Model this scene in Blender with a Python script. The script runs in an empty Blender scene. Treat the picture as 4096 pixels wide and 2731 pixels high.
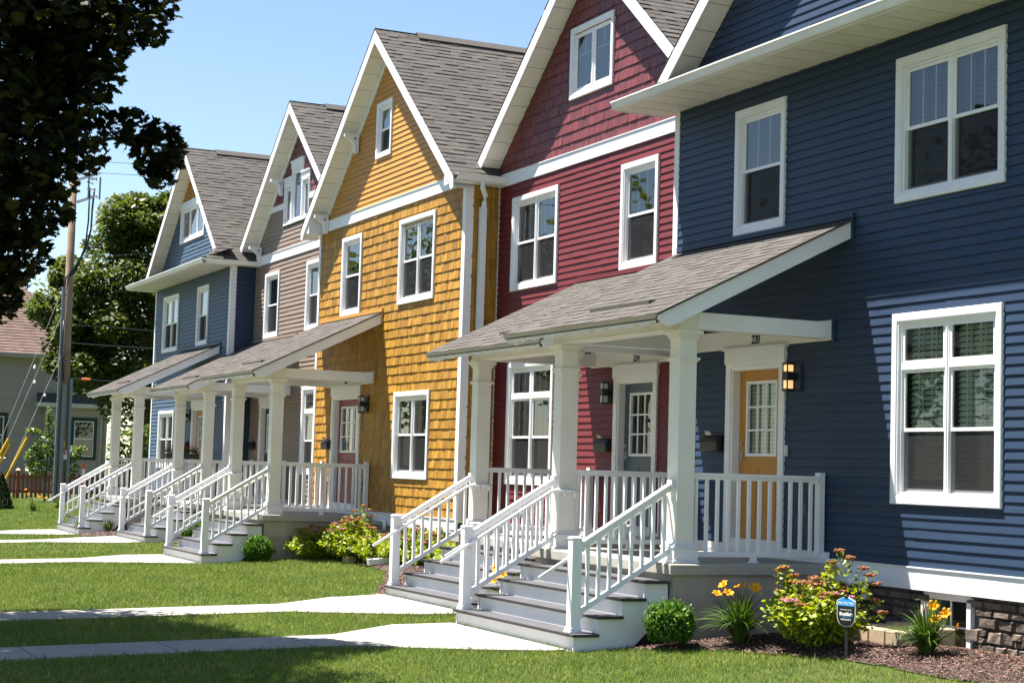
import bpy, math, random
import numpy as np
from mathutils import Vector, Matrix
random.seed(7)
RNG = np.random.default_rng(11)
scene = bpy.context.scene
C = scene.collection

# ------------------------------------------------------------------ camera, sky, sun, exposure
CAM_Z = 1.82
def make_camera():
    cd = bpy.data.cameras.new('camera'); o = bpy.data.objects.new('camera', cd); C.objects.link(o)
    yaw, pitch, roll = math.radians(25.0081), math.radians(4.29856), math.radians(-1.7128)
    f = Vector((-math.cos(yaw)*math.cos(pitch), math.sin(yaw)*math.cos(pitch), math.sin(pitch)))
    r = f.cross(Vector((0, 0, 1))).normalized(); u = r.cross(f)
    c, s = math.cos(roll), math.sin(roll)
    r, u = c*r - s*u, s*r + c*u
    m = Matrix((r, u, -f)).transposed().to_4x4(); m.translation = Vector((0, 0, CAM_Z))
    o.matrix_world = m
    cd.sensor_width = 36.0; cd.lens = 6874.55/4096*36.0
    cd.clip_start = 0.1; cd.clip_end = 3000
    scene.camera = o
make_camera()

SUN_TO = Vector((-1.11, -1.0, 3.5)).normalized()
SUN_EL = math.asin(SUN_TO.z)
SUN_AZ = math.atan2(SUN_TO.x, SUN_TO.y)          # clockwise from +Y
w = bpy.data.worlds.new('World'); scene.world = w; w.use_nodes = True
nt = w.node_tree; nt.nodes.clear()
sky = nt.nodes.new('ShaderNodeTexSky'); sky.sky_type = 'NISHITA'; sky.sun_disc = False
sky.sun_elevation = SUN_EL; sky.sun_rotation = SUN_AZ
sky.air_density = 1.0; sky.dust_density = 0.05; sky.ozone_density = 1.1; sky.altitude = 250
bg = nt.nodes.new('ShaderNodeBackground'); bg.inputs['Strength'].default_value = 0.05
wo = nt.nodes.new('ShaderNodeOutputWorld')
nt.links.new(sky.outputs[0], bg.inputs[0]); nt.links.new(bg.outputs[0], wo.inputs[0])
sd = bpy.data.lights.new('sun', 'SUN'); sd.energy = 5.0; sd.angle = math.radians(0.53); sd.color = (1.0, 0.955, 0.89)
so = bpy.data.objects.new('sun', sd); C.objects.link(so)
so.rotation_euler = (-SUN_TO).to_track_quat('-Z', 'Y').to_euler(); so.location = (-20, -20, 60)
scene.view_settings.view_transform = 'Standard'; scene.view_settings.look = 'None'
scene.view_settings.exposure = 1.9; scene.view_settings.gamma = 1.0; scene.view_settings.use_curve_mapping = False

# ------------------------------------------------------------------ materials
def new_mat(name):
    m = bpy.data.materials.new(name); m.use_nodes = True
    return m, m.node_tree, m.node_tree.nodes['Principled BSDF']
def _n(nt, t, **kw):
    n = nt.nodes.new(t)
    for k, v in kw.items(): setattr(n, k, v)
    return n
def ramp(nt, fac, stops):
    r = _n(nt, 'ShaderNodeValToRGB'); el = r.color_ramp.elements
    while len(el) < len(stops): el.new(0.5)
    for e, (p, c) in zip(el, stops): e.position = p; e.color = (*c, 1) if len(c) == 3 else c
    nt.links.new(fac, r.inputs[0]); return r
def noise(nt, scale, detail=4, vec=None, rough=0.55):
    n = _n(nt, 'ShaderNodeTexNoise'); n.inputs['Scale'].default_value = scale; n.inputs['Detail'].default_value = detail
    n.inputs['Roughness'].default_value = rough
    if vec is None:
        tc = _n(nt, 'ShaderNodeTexCoord'); vec = tc.outputs['Object']
    nt.links.new(vec, n.inputs['Vector']); return n
def mapped(nt, scale):
    tc = _n(nt, 'ShaderNodeTexCoord'); mp = _n(nt, 'ShaderNodeMapping'); mp.inputs['Scale'].default_value = scale
    nt.links.new(tc.outputs['Object'], mp.inputs['Vector']); return mp.outputs[0]
def bump(nt, b, h, strength, dist=0.01):
    n = _n(nt, 'ShaderNodeBump'); n.inputs['Strength'].default_value = strength; n.inputs['Distance'].default_value = dist
    nt.links.new(h, n.inputs['Height']); nt.links.new(n.outputs[0], b.inputs['Normal'])
def mul(c, k): return tuple(min(1, x*k) for x in c)
MATS = {}
def plain(name, col, rough=0.5, var=0.08, vscale=3.0, bscale=None, bstr=0.1, bdist=0.004, spec=0.5, metal=0):
    if name in MATS: return MATS[name]
    m, nt, b = new_mat(name)
    n = noise(nt, vscale, 5)
    r = ramp(nt, n.outputs[0], [(0.3, mul(col, 1-var)), (0.7, mul(col, 1+var))])
    nt.links.new(r.outputs[0], b.inputs['Base Color'])
    b.inputs['Roughness'].default_value = rough; b.inputs['Specular IOR Level'].default_value = spec; b.inputs['Metallic'].default_value = metal
    if bscale: bump(nt, b, noise(nt, bscale, 4).outputs[0], bstr, bdist)
    MATS[name] = m; return m
def island(name, c0, c1, rough=0.6, grain=None, gstr=0.3, gdist=0.003, big=None, bigc=0.15, spec=0.4, translucent=0, mid=None, sheen=0.0):
    """per-piece colour between c0 and c1, optional stretched grain and broad variation"""
    if name in MATS: return MATS[name]
    m, nt, b = new_mat(name)
    g = _n(nt, 'ShaderNodeNewGeometry')
    stops = [(0.0, c0), (1.0, c1)] if mid is None else [(0.0, c0), (0.5, mid), (1.0, c1)]
    r = ramp(nt, g.outputs['Random Per Island'], stops); col = r.outputs[0]
    if grain:
        n = noise(nt, 1.0, 5, mapped(nt, grain), 0.6)
        mx = _n(nt, 'ShaderNodeMixRGB', blend_type='MULTIPLY'); mx.inputs[0].default_value = 1.0
        r2 = ramp(nt, n.outputs[0], [(0.25, (1-gstr,)*3), (0.7, (1+gstr*0.3,)*3)])
        nt.links.new(col, mx.inputs[1]); nt.links.new(r2.outputs[0], mx.inputs[2]); col = mx.outputs[0]
        bump(nt, b, n.outputs[0], 0.6, gdist)
    if big:
        n = noise(nt, big, 3)
        mx = _n(nt, 'ShaderNodeMixRGB', blend_type='MULTIPLY'); mx.inputs[0].default_value = 1.0
        r2 = ramp(nt, n.outputs[0], [(0.3, (1-bigc,)*3), (0.7, (1+bigc,)*3)])
        nt.links.new(col, mx.inputs[1]); nt.links.new(r2.outputs[0], mx.inputs[2]); col = mx.outputs[0]
    nt.links.new(col, b.inputs['Base Color'])
    b.inputs['Roughness'].default_value = rough; b.inputs['Specular IOR Level'].default_value = spec
    if translucent:
        t = _n(nt, 'ShaderNodeBsdfTranslucent'); ms = _n(nt, 'ShaderNodeMixShader'); ms.inputs[0].default_value = translucent
        hs = _n(nt, 'ShaderNodeHueSaturation'); hs.inputs['Hue'].default_value = 0.485; hs.inputs['Saturation'].default_value = 1.15; hs.inputs['Value'].default_value = 1.7
        nt.links.new(col, hs.inputs['Color']); nt.links.new(hs.outputs[0], t.inputs[0])
        out = [x for x in nt.nodes if x.type == 'OUTPUT_MATERIAL'][0]
        nt.links.new(b.outputs[0], ms.inputs[1]); nt.links.new(t.outputs[0], ms.inputs[2]); nt.links.new(ms.outputs[0], out.inputs[0])
    b.inputs['Sheen Weight'].default_value = sheen; b.inputs['Sheen Roughness'].default_value = 0.45
    MATS[name] = m; return m
def vinyl(name, col):
    if name in MATS: return MATS[name]
    m, nt, b = new_mat(name)
    n = noise(nt, 1.0, 4, mapped(nt, (0.6, 0.6, 4.0)))
    r = ramp(nt, n.outputs[0], [(0.3, mul(col, 0.93)), (0.7, mul(col, 1.07))])
    nt.links.new(r.outputs[0], b.inputs['Base Color'])
    b.inputs['Roughness'].default_value = 0.55; b.inputs['Specular IOR Level'].default_value = 0.4
    b.inputs['Sheen Weight'].default_value = 0.05; b.inputs['Sheen Roughness'].default_value = 0.4
    mxc = max(col); b.inputs['Sheen Tint'].default_value = (*[min(1, 0.25+0.75*c/mxc) for c in col], 1)
    bump(nt, b, noise(nt, 1.0, 3, mapped(nt, (1.3, 1.3, 9.0))).outputs[0], 0.25, 0.004)
    MATS[name] = m; return m
def glass_mat(name, tint=(0.72, 0.79, 0.74), gain=2.0):
    m = bpy.data.materials.new(name); m.use_nodes = True; nt = m.node_tree; nt.nodes.clear()
    o = _n(nt, 'ShaderNodeOutputMaterial'); ms = _n(nt, 'ShaderNodeMixShader'); tr = _n(nt, 'ShaderNodeBsdfTransparent'); gl = _n(nt, 'ShaderNodeBsdfGlossy')
    gl.inputs['Roughness'].default_value = 0.01; tr.inputs[0].default_value = (*tint, 1)
    fr = _n(nt, 'ShaderNodeFresnel'); fr.inputs[0].default_value = 1.5
    mu = _n(nt, 'ShaderNodeMath', operation='MULTIPLY'); mu.inputs[1].default_value = gain; mu.use_clamp = True
    nw = noise(nt, 2.2, 2); bp = _n(nt, 'ShaderNodeBump'); bp.inputs['Strength'].default_value = 0.04; bp.inputs['Distance'].default_value = 0.02
    nt.links.new(nw.outputs[0], bp.inputs['Height']); nt.links.new(bp.outputs[0], gl.inputs['Normal'])
    nt.links.new(fr.outputs[0], mu.inputs[0]); nt.links.new(mu.outputs[0], ms.inputs[0])
    nt.links.new(tr.outputs[0], ms.inputs[1]); nt.links.new(gl.outputs[0], ms.inputs[2]); nt.links.new(ms.outputs[0], o.inputs[0])
    return m
def screen_mat():
    m = bpy.data.materials.new('insect_screen'); m.use_nodes = True; nt = m.node_tree; nt.nodes.clear()
    o = _n(nt, 'ShaderNodeOutputMaterial'); ms = _n(nt, 'ShaderNodeMixShader'); tr = _n(nt, 'ShaderNodeBsdfTransparent'); d = _n(nt, 'ShaderNodeBsdfDiffuse')
    d.inputs[0].default_value = (0.032, 0.032, 0.034, 1); ms.inputs[0].default_value = 0.66
    nt.links.new(tr.outputs[0], ms.inputs[1]); nt.links.new(d.outputs[0], ms.inputs[2]); nt.links.new(ms.outputs[0], o.inputs[0])
    return m
def emit_mat(name, col, s):
    m = bpy.data.materials.new(name); m.use_nodes = True; nt = m.node_tree; b = nt.nodes['Principled BSDF']
    b.inputs['Base Color'].default_value = (0.8, 0.75, 0.65, 1)
    tc = _n(nt, 'ShaderNodeTexCoord'); 
    b.inputs['Emission Color'].default_value = (*col, 1); b.inputs['Emission Strength'].default_value = s
    n = noise(nt, 9, 2); r = ramp(nt, n.outputs[0], [(0.3, mul(col, 0.75)), (0.7, col)]); nt.links.new(r.outputs[0], b.inputs['Emission Color'])
    return m

WHITE = plain('white_trim', (0.74, 0.735, 0.75), 0.42, 0.05, 2.5, 14, 0.05)
WHITE2 = plain('white_vinyl_rail', (0.78, 0.78, 0.79), 0.38, 0.06, 1.6, 10, 0.04)
CREAM = plain('cream_column_paint', (0.74, 0.715, 0.65), 0.5, 0.05, 2.0, 30, 0.06)
SOFFIT = plain('cream_soffit', (0.74, 0.72, 0.66), 0.55, 0.05, 2.0)
ALU = plain('white_aluminium_trim', (0.74, 0.76, 0.78), 0.33, 0.05, 1.3, 2.2, 0.5, 0.02)
GUTTER = plain('gutter_white', (0.74, 0.73, 0.70), 0.35, 0.09, 1.2)
BLUE = vinyl('navy_vinyl', (0.0135, 0.0315, 0.069))
BLUE2 = vinyl('slate_blue_vinyl', (0.042, 0.076, 0.120))
RED = vinyl('barn_red_vinyl', (0.122, 0.0125, 0.0150))
TAN = vinyl('taupe_vinyl', (0.21, 0.155, 0.122))
GOLD = vinyl('gold_vinyl', (0.46, 0.218, 0.038))
SHAKE_Y = island('gold_shake', (0.315, 0.148, 0.011), (0.48, 0.245, 0.027), 0.6, (34, 34, 0.9), 0.62, 0.006, sheen=0.0)
SHAKE_R = island('red_shake', (0.105, 0.013, 0.017), (0.175, 0.024, 0.028), 0.5, (26, 26, 1.2), 0.3, 0.004, sheen=0.04)
ROOF = island('roof_shingle', (0.068, 0.061, 0.055), (0.092, 0.083, 0.076), 0.9, (60, 60, 60), 0.20, 0.001, 0.5, 0.06, 0.15, mid=(0.080, 0.072, 0.066))
ROOFDARK = plain('roof_cap_dark', (0.06, 0.055, 0.05), 0.9, 0.2, 40)
DRIP = plain('olive_drip_edge', (0.085, 0.08, 0.052), 0.5, 0.1, 3)
CONC = plain('porch_concrete', (0.34, 0.32, 0.28), 0.85, 0.14, 2.2, 40, 0.25)
CONCD = plain('concrete_wall', (0.33, 0.295, 0.245), 0.9, 0.24, 2.4, 30, 0.35)
TREAD = plain('grey_deck_tread', (0.066, 0.064, 0.072), 0.6, 0.22, 5)
TREADE = plain('dark_tread_edge', (0.022, 0.018, 0.019), 0.6, 0.1, 4)
BLACK = plain('black_metal', (0.012, 0.012, 0.013), 0.4, 0.1, 8)
DARKROOM = plain('dark_room', (0.008, 0.010, 0.010), 0.9, 0.3, 1)  # near-black colour stands in for the darkness of unlit rooms
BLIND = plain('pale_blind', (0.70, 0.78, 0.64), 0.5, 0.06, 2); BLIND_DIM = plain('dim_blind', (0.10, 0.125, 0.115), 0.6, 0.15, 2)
GLASS = glass_mat('window_glass'); SCREEN = screen_mat()
DOOR_O = plain('orange_door', (0.46, 0.20, 0.025), 0.45, 0.05, 3)
DOOR_B = plain('slate_door', (0.055, 0.085, 0.11), 0.4, 0.05, 3)
DOOR_R = plain('dark_red_door', (0.20, 0.035, 0.035), 0.45, 0.05, 3)
DOOR_N = plain('navy_door', (0.02, 0.028, 0.05), 0.4, 0.05, 3)
STEEL = plain('brushed_steel', (0.45, 0.44, 0.42), 0.35, 0.1, 12, metal=0.8)
STONE = island('ledge_stone', (0.080, 0.060, 0.048), (0.24, 0.185, 0.145), 0.9, (16, 16, 22), 0.6, 0.025, mid=(0.14, 0.108, 0.088))
MORTAR = plain('mortar', (0.10, 0.09, 0.085), 0.95, 0.2, 20)
BLOCK = plain('tan_edging_block', (0.36, 0.27, 0.175), 0.9, 0.14, 8, 60, 0.5)
LAMP_ON = emit_mat('lamp_glass_lit', (1.0, 0.55, 0.18), 0.30)
LAMP_OFF = plain('lamp_glass', (0.55, 0.55, 0.52), 0.3, 0.06, 8)

# ------------------------------------------------------------------ mesh building
ORIGIN = {}
class MB:
    def __init__(self): self.v = []; self.f = []; self.m = []; self.sm = False
    def face(self, pts, mi=0):
        i = len(self.v); self.v.extend([tuple(p) for p in pts]); self.f.append(tuple(range(i, i+len(pts)))); self.m.append(mi)
    def box(self, x0, x1, y0, y1, z0, z1, mi=0):
        if x0 > x1: x0, x1 = x1, x0
        if y0 > y1: y0, y1 = y1, y0
        if z0 > z1: z0, z1 = z1, z0
        i = len(self.v)
        self.v += [(x0,y0,z0),(x1,y0,z0),(x1,y1,z0),(x0,y1,z0),(x0,y0,z1),(x1,y0,z1),(x1,y1,z1),(x0,y1,z1)]
        for q in ((0,3,2,1),(4,5,6,7),(0,1,5,4),(1,2,6,5),(2,3,7,6),(3,0,4,7)):
            self.f.append(tuple(i+k for k in q)); self.m.append(mi)
        return self
    def hexa(self, p, mi=0):       # 8 points, bottom ring then top ring
        i = len(self.v); self.v += [tuple(q) for q in p]
        for q in ((0,3,2,1),(4,5,6,7),(0,1,5,4),(1,2,6,5),(2,3,7,6),(3,0,4,7)):
            self.f.append(tuple(i+k for k in q)); self.m.append(mi)
    def prism(self, poly, axis, a, b, mi=0):
        """poly in the plane normal to axis, extruded from a to b. axis x: poly=(y,z); y: (x,z); z: (x,y)"""
        def P(p, t): return {'x': (t, p[0], p[1]), 'y': (p[0], t, p[1]), 'z': (p[0], p[1], t)}[axis]
        n = len(poly); i = len(self.v)
        self.v += [P(p, a) for p in poly] + [P(p, b) for p in poly]
        self.f.append(tuple(i+k for k in range(n))); self.m.append(mi)
        self.f.append(tuple(i+n+k for k in reversed(range(n)))); self.m.append(mi)
        for k in range(n):
            l = (k+1) % n
            self.f.append((i+k, i+n+k, i+n+l, i+l)); self.m.append(mi)
    def beam(self, a, b, w, h, up=(0, 0, 1), mi=0):
        a, b = Vector(a), Vector(b); d = (b-a).normalized(); s = d.cross(Vector(up)).normalized(); u = s.cross(d)
        s *= w/2; u *= h/2
        self.hexa([a-s-u, a+s-u, b+s-u, b-s-u, a-s+u, a+s+u, b+s+u, b-s+u], mi)
    def tube(self, path, r, n=8, mi=0, cap=True):
        path = [Vector(p) for p in path]; rs = r if isinstance(r, (list, tuple)) else [r]*len(path)
        i0 = len(self.v); ref = Vector((0.3, 0.2, 1)).normalized()
        for k, p in enumerate(path):
            d = (path[min(k+1, len(path)-1)] - path[max(k-1, 0)]).normalized()
            rr = ref if abs(d.dot(ref)) < 0.95 else Vector((1, 0, 0))
            s = d.cross(rr).normalized(); u = s.cross(d)
            for j in range(n):
                a = 2*math.pi*j/n; self.v.append(tuple(p + (s*math.cos(a) + u*math.sin(a))*rs[k]))
        for k in range(len(path)-1):
            for j in range(n):
                l = (j+1) % n
                self.f.append((i0+k*n+j, i0+k*n+l, i0+(k+1)*n+l, i0+(k+1)*n+j)); self.m.append(mi)
        if cap:
            self.f.append(tuple(i0+j for j in reversed(range(n)))); self.m.append(mi)
            e = i0+(len(path)-1)*n; self.f.append(tuple(e+j for j in range(n))); self.m.append(mi)
    def ball(self, c, rx, ry, rz, nu=8, nv=5, mi=0):
        i0 = len(self.v); c = Vector(c)
        for a in range(nv+1):
            th = math.pi*a/nv
            for b in range(nu):
                ph = 2*math.pi*b/nu
                self.v.append((c.x+rx*math.sin(th)*math.cos(ph), c.y+ry*math.sin(th)*math.sin(ph), c.z+rz*math.cos(th)))
        for a in range(nv):
            for b in range(nu):
                l = (b+1) % nu
                self.f.append((i0+a*nu+b, i0+(a+1)*nu+b, i0+(a+1)*nu+l, i0+a*nu+l)); self.m.append(mi)
    def build(self, name, mats, parent=None, bevel=0, smooth=False):
        off = ORIGIN.get(parent.name, (0, 0, 0)) if parent else (0, 0, 0)
        me = bpy.data.meshes.new(name)
        me.from_pydata([(x-off[0], y-off[1], z-off[2]) for x, y, z in self.v], [], self.f)
        mats = mats if isinstance(mats, (list, tuple)) else [mats]
        for m in mats: me.materials.append(m)
        if len(mats) > 1: me.polygons.foreach_set('material_index', self.m)
        if smooth: me.polygons.foreach_set('use_smooth', [True]*len(me.polygons))
        me.update()
        o = bpy.data.objects.new(name, me); C.objects.link(o)
        if parent: o.parent = parent; ORIGIN[o.name] = off
        if bevel:
            b = o.modifiers.new('bevel', 'BEVEL'); b.width = bevel; b.segments = 1; b.limit_method = 'ANGLE'
        return o
def np_mesh(name, verts, loops, starts, totals, mats, parent=None, mi=None):
    off = np.array(ORIGIN.get(parent.name, (0, 0, 0)) if parent else (0, 0, 0), dtype=np.float32)
    me = bpy.data.meshes.new(name)
    me.vertices.add(len(verts)); me.vertices.foreach_set('co', (np.asarray(verts, np.float32)-off).ravel())
    me.loops.add(len(loops)); me.loops.foreach_set('vertex_index', np.asarray(loops, np.int32))
    me.polygons.add(len(starts)); me.polygons.foreach_set('loop_start', np.asarray(starts, np.int32))
    try: me.polygons.foreach_set('loop_total', np.asarray(totals, np.int32))
    except Exception: pass
    mats = mats if isinstance(mats, (list, tuple)) else [mats]
    for m in mats: me.materials.append(m)
    if mi is not None: me.polygons.foreach_set('material_index', np.asarray(mi, np.int32))
    me.update(calc_edges=True); me.validate()
    o = bpy.data.objects.new(name, me); C.objects.link(o)
    if parent: o.parent = parent; ORIGIN[o.name] = tuple(off)
    return o
def tag(o, label=None, cat=None, group=None, kind=None):
    if label: o['label'] = label
    if cat: o['category'] = cat
    if group: o['group'] = group
    if kind: o['kind'] = kind
    return o
def thing(name, loc, label, cat, group=None):
    o = bpy.data.objects.new(name, None); C.objects.link(o); o.location = loc; o.empty_display_size = 0.3
    ORIGIN[o.name] = tuple(loc); return tag(o, label, cat, group)
def struct(name, mb, mat): return tag(mb.build(name, mat), kind='structure')

# ------------------------------------------------------------------ terrain
def gz(y):
    return -0.024*max(0.0, 8.1-y) + 0.062*min(max(0.0, y-8.1), 3.6) if y > -6 else -0.024*14.1
def gz_np(y):
    return np.where(y < 8.1, -0.024*np.minimum(8.1-y, 14.1), 0.062*np.minimum(y-8.1, 3.6))
def in_poly(px, py, poly):
    px = np.asarray(px); py = np.asarray(py); r = np.zeros(px.shape, bool); n = len(poly)
    for i in range(n):
        x0, y0 = poly[i]; x1, y1 = poly[(i+1) % n]
        cond = ((y0 > py) != (y1 > py))
        xi = (x1-x0)*(py-y0)/((y1-y0) if y1 != y0 else 1e-9)+x0
        r ^= cond & (px < xi)
    return r
UNITS = {   # porch units: roof left/right, right faces of the two columns, facade plane
    'near': (-19.17, -15.43, -18.56, -15.78, 11.3),
    'red':  (-23.16, -19.40, -22.41, -19.68, 11.9),
    'yel':  (-33.45, -29.93, -32.80, -30.26, 11.3),
    'tan':  (-40.45, -36.87, -39.72, -37.18, 11.9),
    'far':  (-44.75, -41.08, -43.85, -41.33, 11.3)}
WALKS = []
for k, (rl, rr, cl, cr, y0) in UNITS.items():
    xl, xr = cl-0.10, cr+0.10; ys = y0-3.24
    WALKS.append([(cl+1.62, -1.2), (cl+1.62, ys-1.95), (cr-0.38, ys-0.85), (cr-0.02, ys-0.2), (cr-0.02, ys+0.02), (cl-0.2, ys+0.02), (cl-0.25, ys-0.72), (cl+0.54, ys-1.72), (cl+0.54, -1.2)])
BEDS = {
 'near': [(-15.6, 8.5), (-15.3, 8.9), (-14.9, 9.3), (-14.06, 9.74), (-13.56, 9.95), (-12.97, 9.98), (-12.18, 9.92), (-11.5, 10.06), (-10.3, 10.2), (-10.3, 11.32), (-15.6, 11.32)],
 'mid':  [(-22.6, 8.55), (-23.0, 8.75), (-23.43, 8.92), (-24.6, 9.45), (-26.35, 10.16), (-27.8, 10.25), (-29.43, 10.36), (-29.95, 10.1), (-30.15, 9.5), (-30.2, 9.15), (-30.2, 11.3), (-26.1, 11.3), (-26.1, 11.9), (-22.6, 11.9)],
 'pair': [(-18.75, 8.25), (-18.75, 11.3), (-19.6, 11.3), (-19.6, 8.75), (-19.35, 8.5)],
 'pairb': [(-33.0, 8.3), (-33.0, 11.3), (-37.0, 11.9), (-37.0, 9.2), (-34.5, 9.3), (-33.6, 8.9)],
 'far':  [(-39.85, 8.95), (-39.9, 8.4), (-40.6, 8.02), (-41.2, 8.02), (-41.25, 11.3), (-39.85, 11.9)]}

def ground_mesh():
    m = MB(); ys = [-160, -60, -6, -3, 0, 4, 8.1, 9, 10, 11, 11.7, 13, 40, 120, 400]; xs = [-600, -200, -90, -60, -40, -20, 0, 60, 200]
    for i in range(len(xs)-1):
        for j in range(len(ys)-1):
            m.face([(xs[i], ys[j], gz(ys[j])), (xs[i+1], ys[j], gz(ys[j])), (xs[i+1], ys[j+1], gz(ys[j+1])), (xs[i], ys[j+1], gz(ys[j+1]))])
    return m
def lawn_mat():
    m, nt, b = new_mat('lawn_soil')
    n1 = noise(nt, 0.45, 4); n2 = noise(nt, 30, 3)
    r1 = ramp(nt, n1.outputs[0], [(0.3, (0.042, 0.062, 0.014)), (0.7, (0.066, 0.080, 0.022))])
    r2 = ramp(nt, n2.outputs[0], [(0.3, (0.6,)*3), (0.7, (1.25,)*3)])
    mx = _n(nt, 'ShaderNodeMixRGB', blend_type='MULTIPLY'); mx.inputs[0].default_value = 1
    nt.links.new(r1.outputs[0], mx.inputs[1]); nt.links.new(r2.outputs[0], mx.inputs[2]); nt.links.new(mx.outputs[0], b.inputs['Base Color'])
    b.inputs['Roughness'].default_value = 1; b.inputs['Specular IOR Level'].default_value = 0.1
    return m
struct('ground', ground_mesh(), lawn_mat())
def walk_mat():
    m, nt, b = new_mat('walk_concrete')
    n1 = noise(nt, 1.1, 5); n2 = noise(nt, 60, 3)
    r1 = ramp(nt, n1.outputs[0], [(0.3, (0.27, 0.25, 0.215)), (0.7, (0.33, 0.31, 0.275))])
    r2 = ramp(nt, n2.outputs[0], [(0.3, (0.88,)*3), (0.7, (1.06,)*3)])
    mx = _n(nt, 'ShaderNodeMixRGB', blend_type='MULTIPLY'); mx.inputs[0].default_value = 1
    nt.links.new(r1.outputs[0], mx.inputs[1]); nt.links.new(r2.outputs[0], mx.inputs[2]); nt.links.new(mx.outputs[0], b.inputs['Base Color'])
    b.inputs['Roughness'].default_value = 0.9; bump(nt, b, n2.outputs[0], 0.3, 0.004)
    return m
WALKM = walk_mat()
def clip_y(poly, ya, yb):
    def cut(p, yc, keep_above):
        out = []
        for i in range(len(p)):
            a, b = p[i], p[(i+1) % len(p)]
            ia, ib = ((a[1] >= yc) == keep_above or a[1] == yc), ((b[1] >= yc) == keep_above or b[1] == yc)
            if ia: out.append(a)
            if ia != ib:
                t = (yc-a[1])/(b[1]-a[1]); out.append((a[0]+t*(b[0]-a[0]), yc))
        return out
    return cut(cut(poly, ya, True), yb, False)
for poly in WALKS:
    m = MB(); top = max(p[1] for p in poly); joints = [-1.2, 0.2, 1.6, 3.0, 4.4, 5.8, 7.2, 8.1, top]
    joints = sorted(set(j for j in joints if j <= top))
    for a, b in zip(joints[:-1], joints[1:]):
        p = clip_y(poly, a+0.009, b-0.009 if b < top and b != 8.1 else b)
        if len(p) < 3: continue
        n = len(p); t = [(x, y, gz(y)+0.022) for x, y in p]; bt = [(x, y, gz(y)-0.08) for x, y in p]
        m.face(t)
        for i in range(n): m.face([bt[i], bt[(i+1) % n], t[(i+1) % n], t[i]])
    struct('front_walk', m, WALKM)
m = MB()
for i in range(60):
    x = -80+i*1.52; m.face([(x, -2.7, gz(-2.7)+0.02), (x+1.505, -2.7, gz(-2.7)+0.02), (x+1.505, -1.22, gz(-1.22)+0.02), (x, -1.22, gz(-1.22)+0.02)])
struct('pavement', m, WALKM)
def edge_dist(px, py, poly):
    px = np.asarray(px, float); py = np.asarray(py, float); best = np.full(px.shape, 1e9)
    for i in range(len(poly)):
        (x0, y0), (x1, y1) = poly[i], poly[(i+1) % len(poly)]; dx, dy = x1-x0, y1-y0
        t = np.clip(((px-x0)*dx+(py-y0)*dy)/(dx*dx+dy*dy+1e-9), 0, 1)
        best = np.minimum(best, np.hypot(px-x0-t*dx, py-y0-t*dy))
    return best
def bed_z(x, y, poly): return gz_np(np.asarray(y, float))+0.012+0.06*np.minimum(1, edge_dist(x, y, poly)/0.35)
def bed_sheet(poly):
    m = MB(); xs = [p[0] for p in poly]; ys = [p[1] for p in poly]; s = 0.06
    gx = np.arange(min(xs), max(xs), s); gy = np.arange(min(ys), max(ys), s)
    X, Y = np.meshgrid(gx, gy); keep = in_poly(X+s/2, Y+s/2, poly)
    def zz(x, y):
        return float(bed_z(np.array([x]), np.array([y]), poly)[0])
    cache = {}
    def zc(x, y):
        k = (round(x, 4), round(y, 4))
        if k not in cache: cache[k] = zz(x, y)
        return cache[k]
    for x, y in zip(X[keep], Y[keep]):
        m.face([(x, y, zc(x, y)), (x+s, y, zc(x+s, y)), (x+s, y+s, zc(x+s, y+s)), (x, y+s, zc(x, y+s))])
    return m
m = MB(); xs_r = [-400, -120, -60, -30, 0, 40, 200]
for a, b in zip(xs_r[:-1], xs_r[1:]): m.face([(a, -13.5, gz(-13)+0.02), (b, -13.5, gz(-13)+0.02), (b, -4.6, gz(-6)+0.02), (a, -4.6, gz(-6)+0.02)])
struct('road', m, plain('asphalt', (0.05, 0.05, 0.052), 0.9, 0.2, 3, 60, 0.3))
m = MB(); m.box(-400, 200, -4.6, -4.42, gz(-6)-0.05, gz(-6)+0.14); struct('kerb', m, WALKM)
SOIL = plain('mulch_soil', (0.045, 0.030, 0.024), 1.0, 0.4, 30, 50, 0.6)
for k, poly in BEDS.items(): struct('planting_bed', bed_sheet(poly), SOIL)

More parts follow.
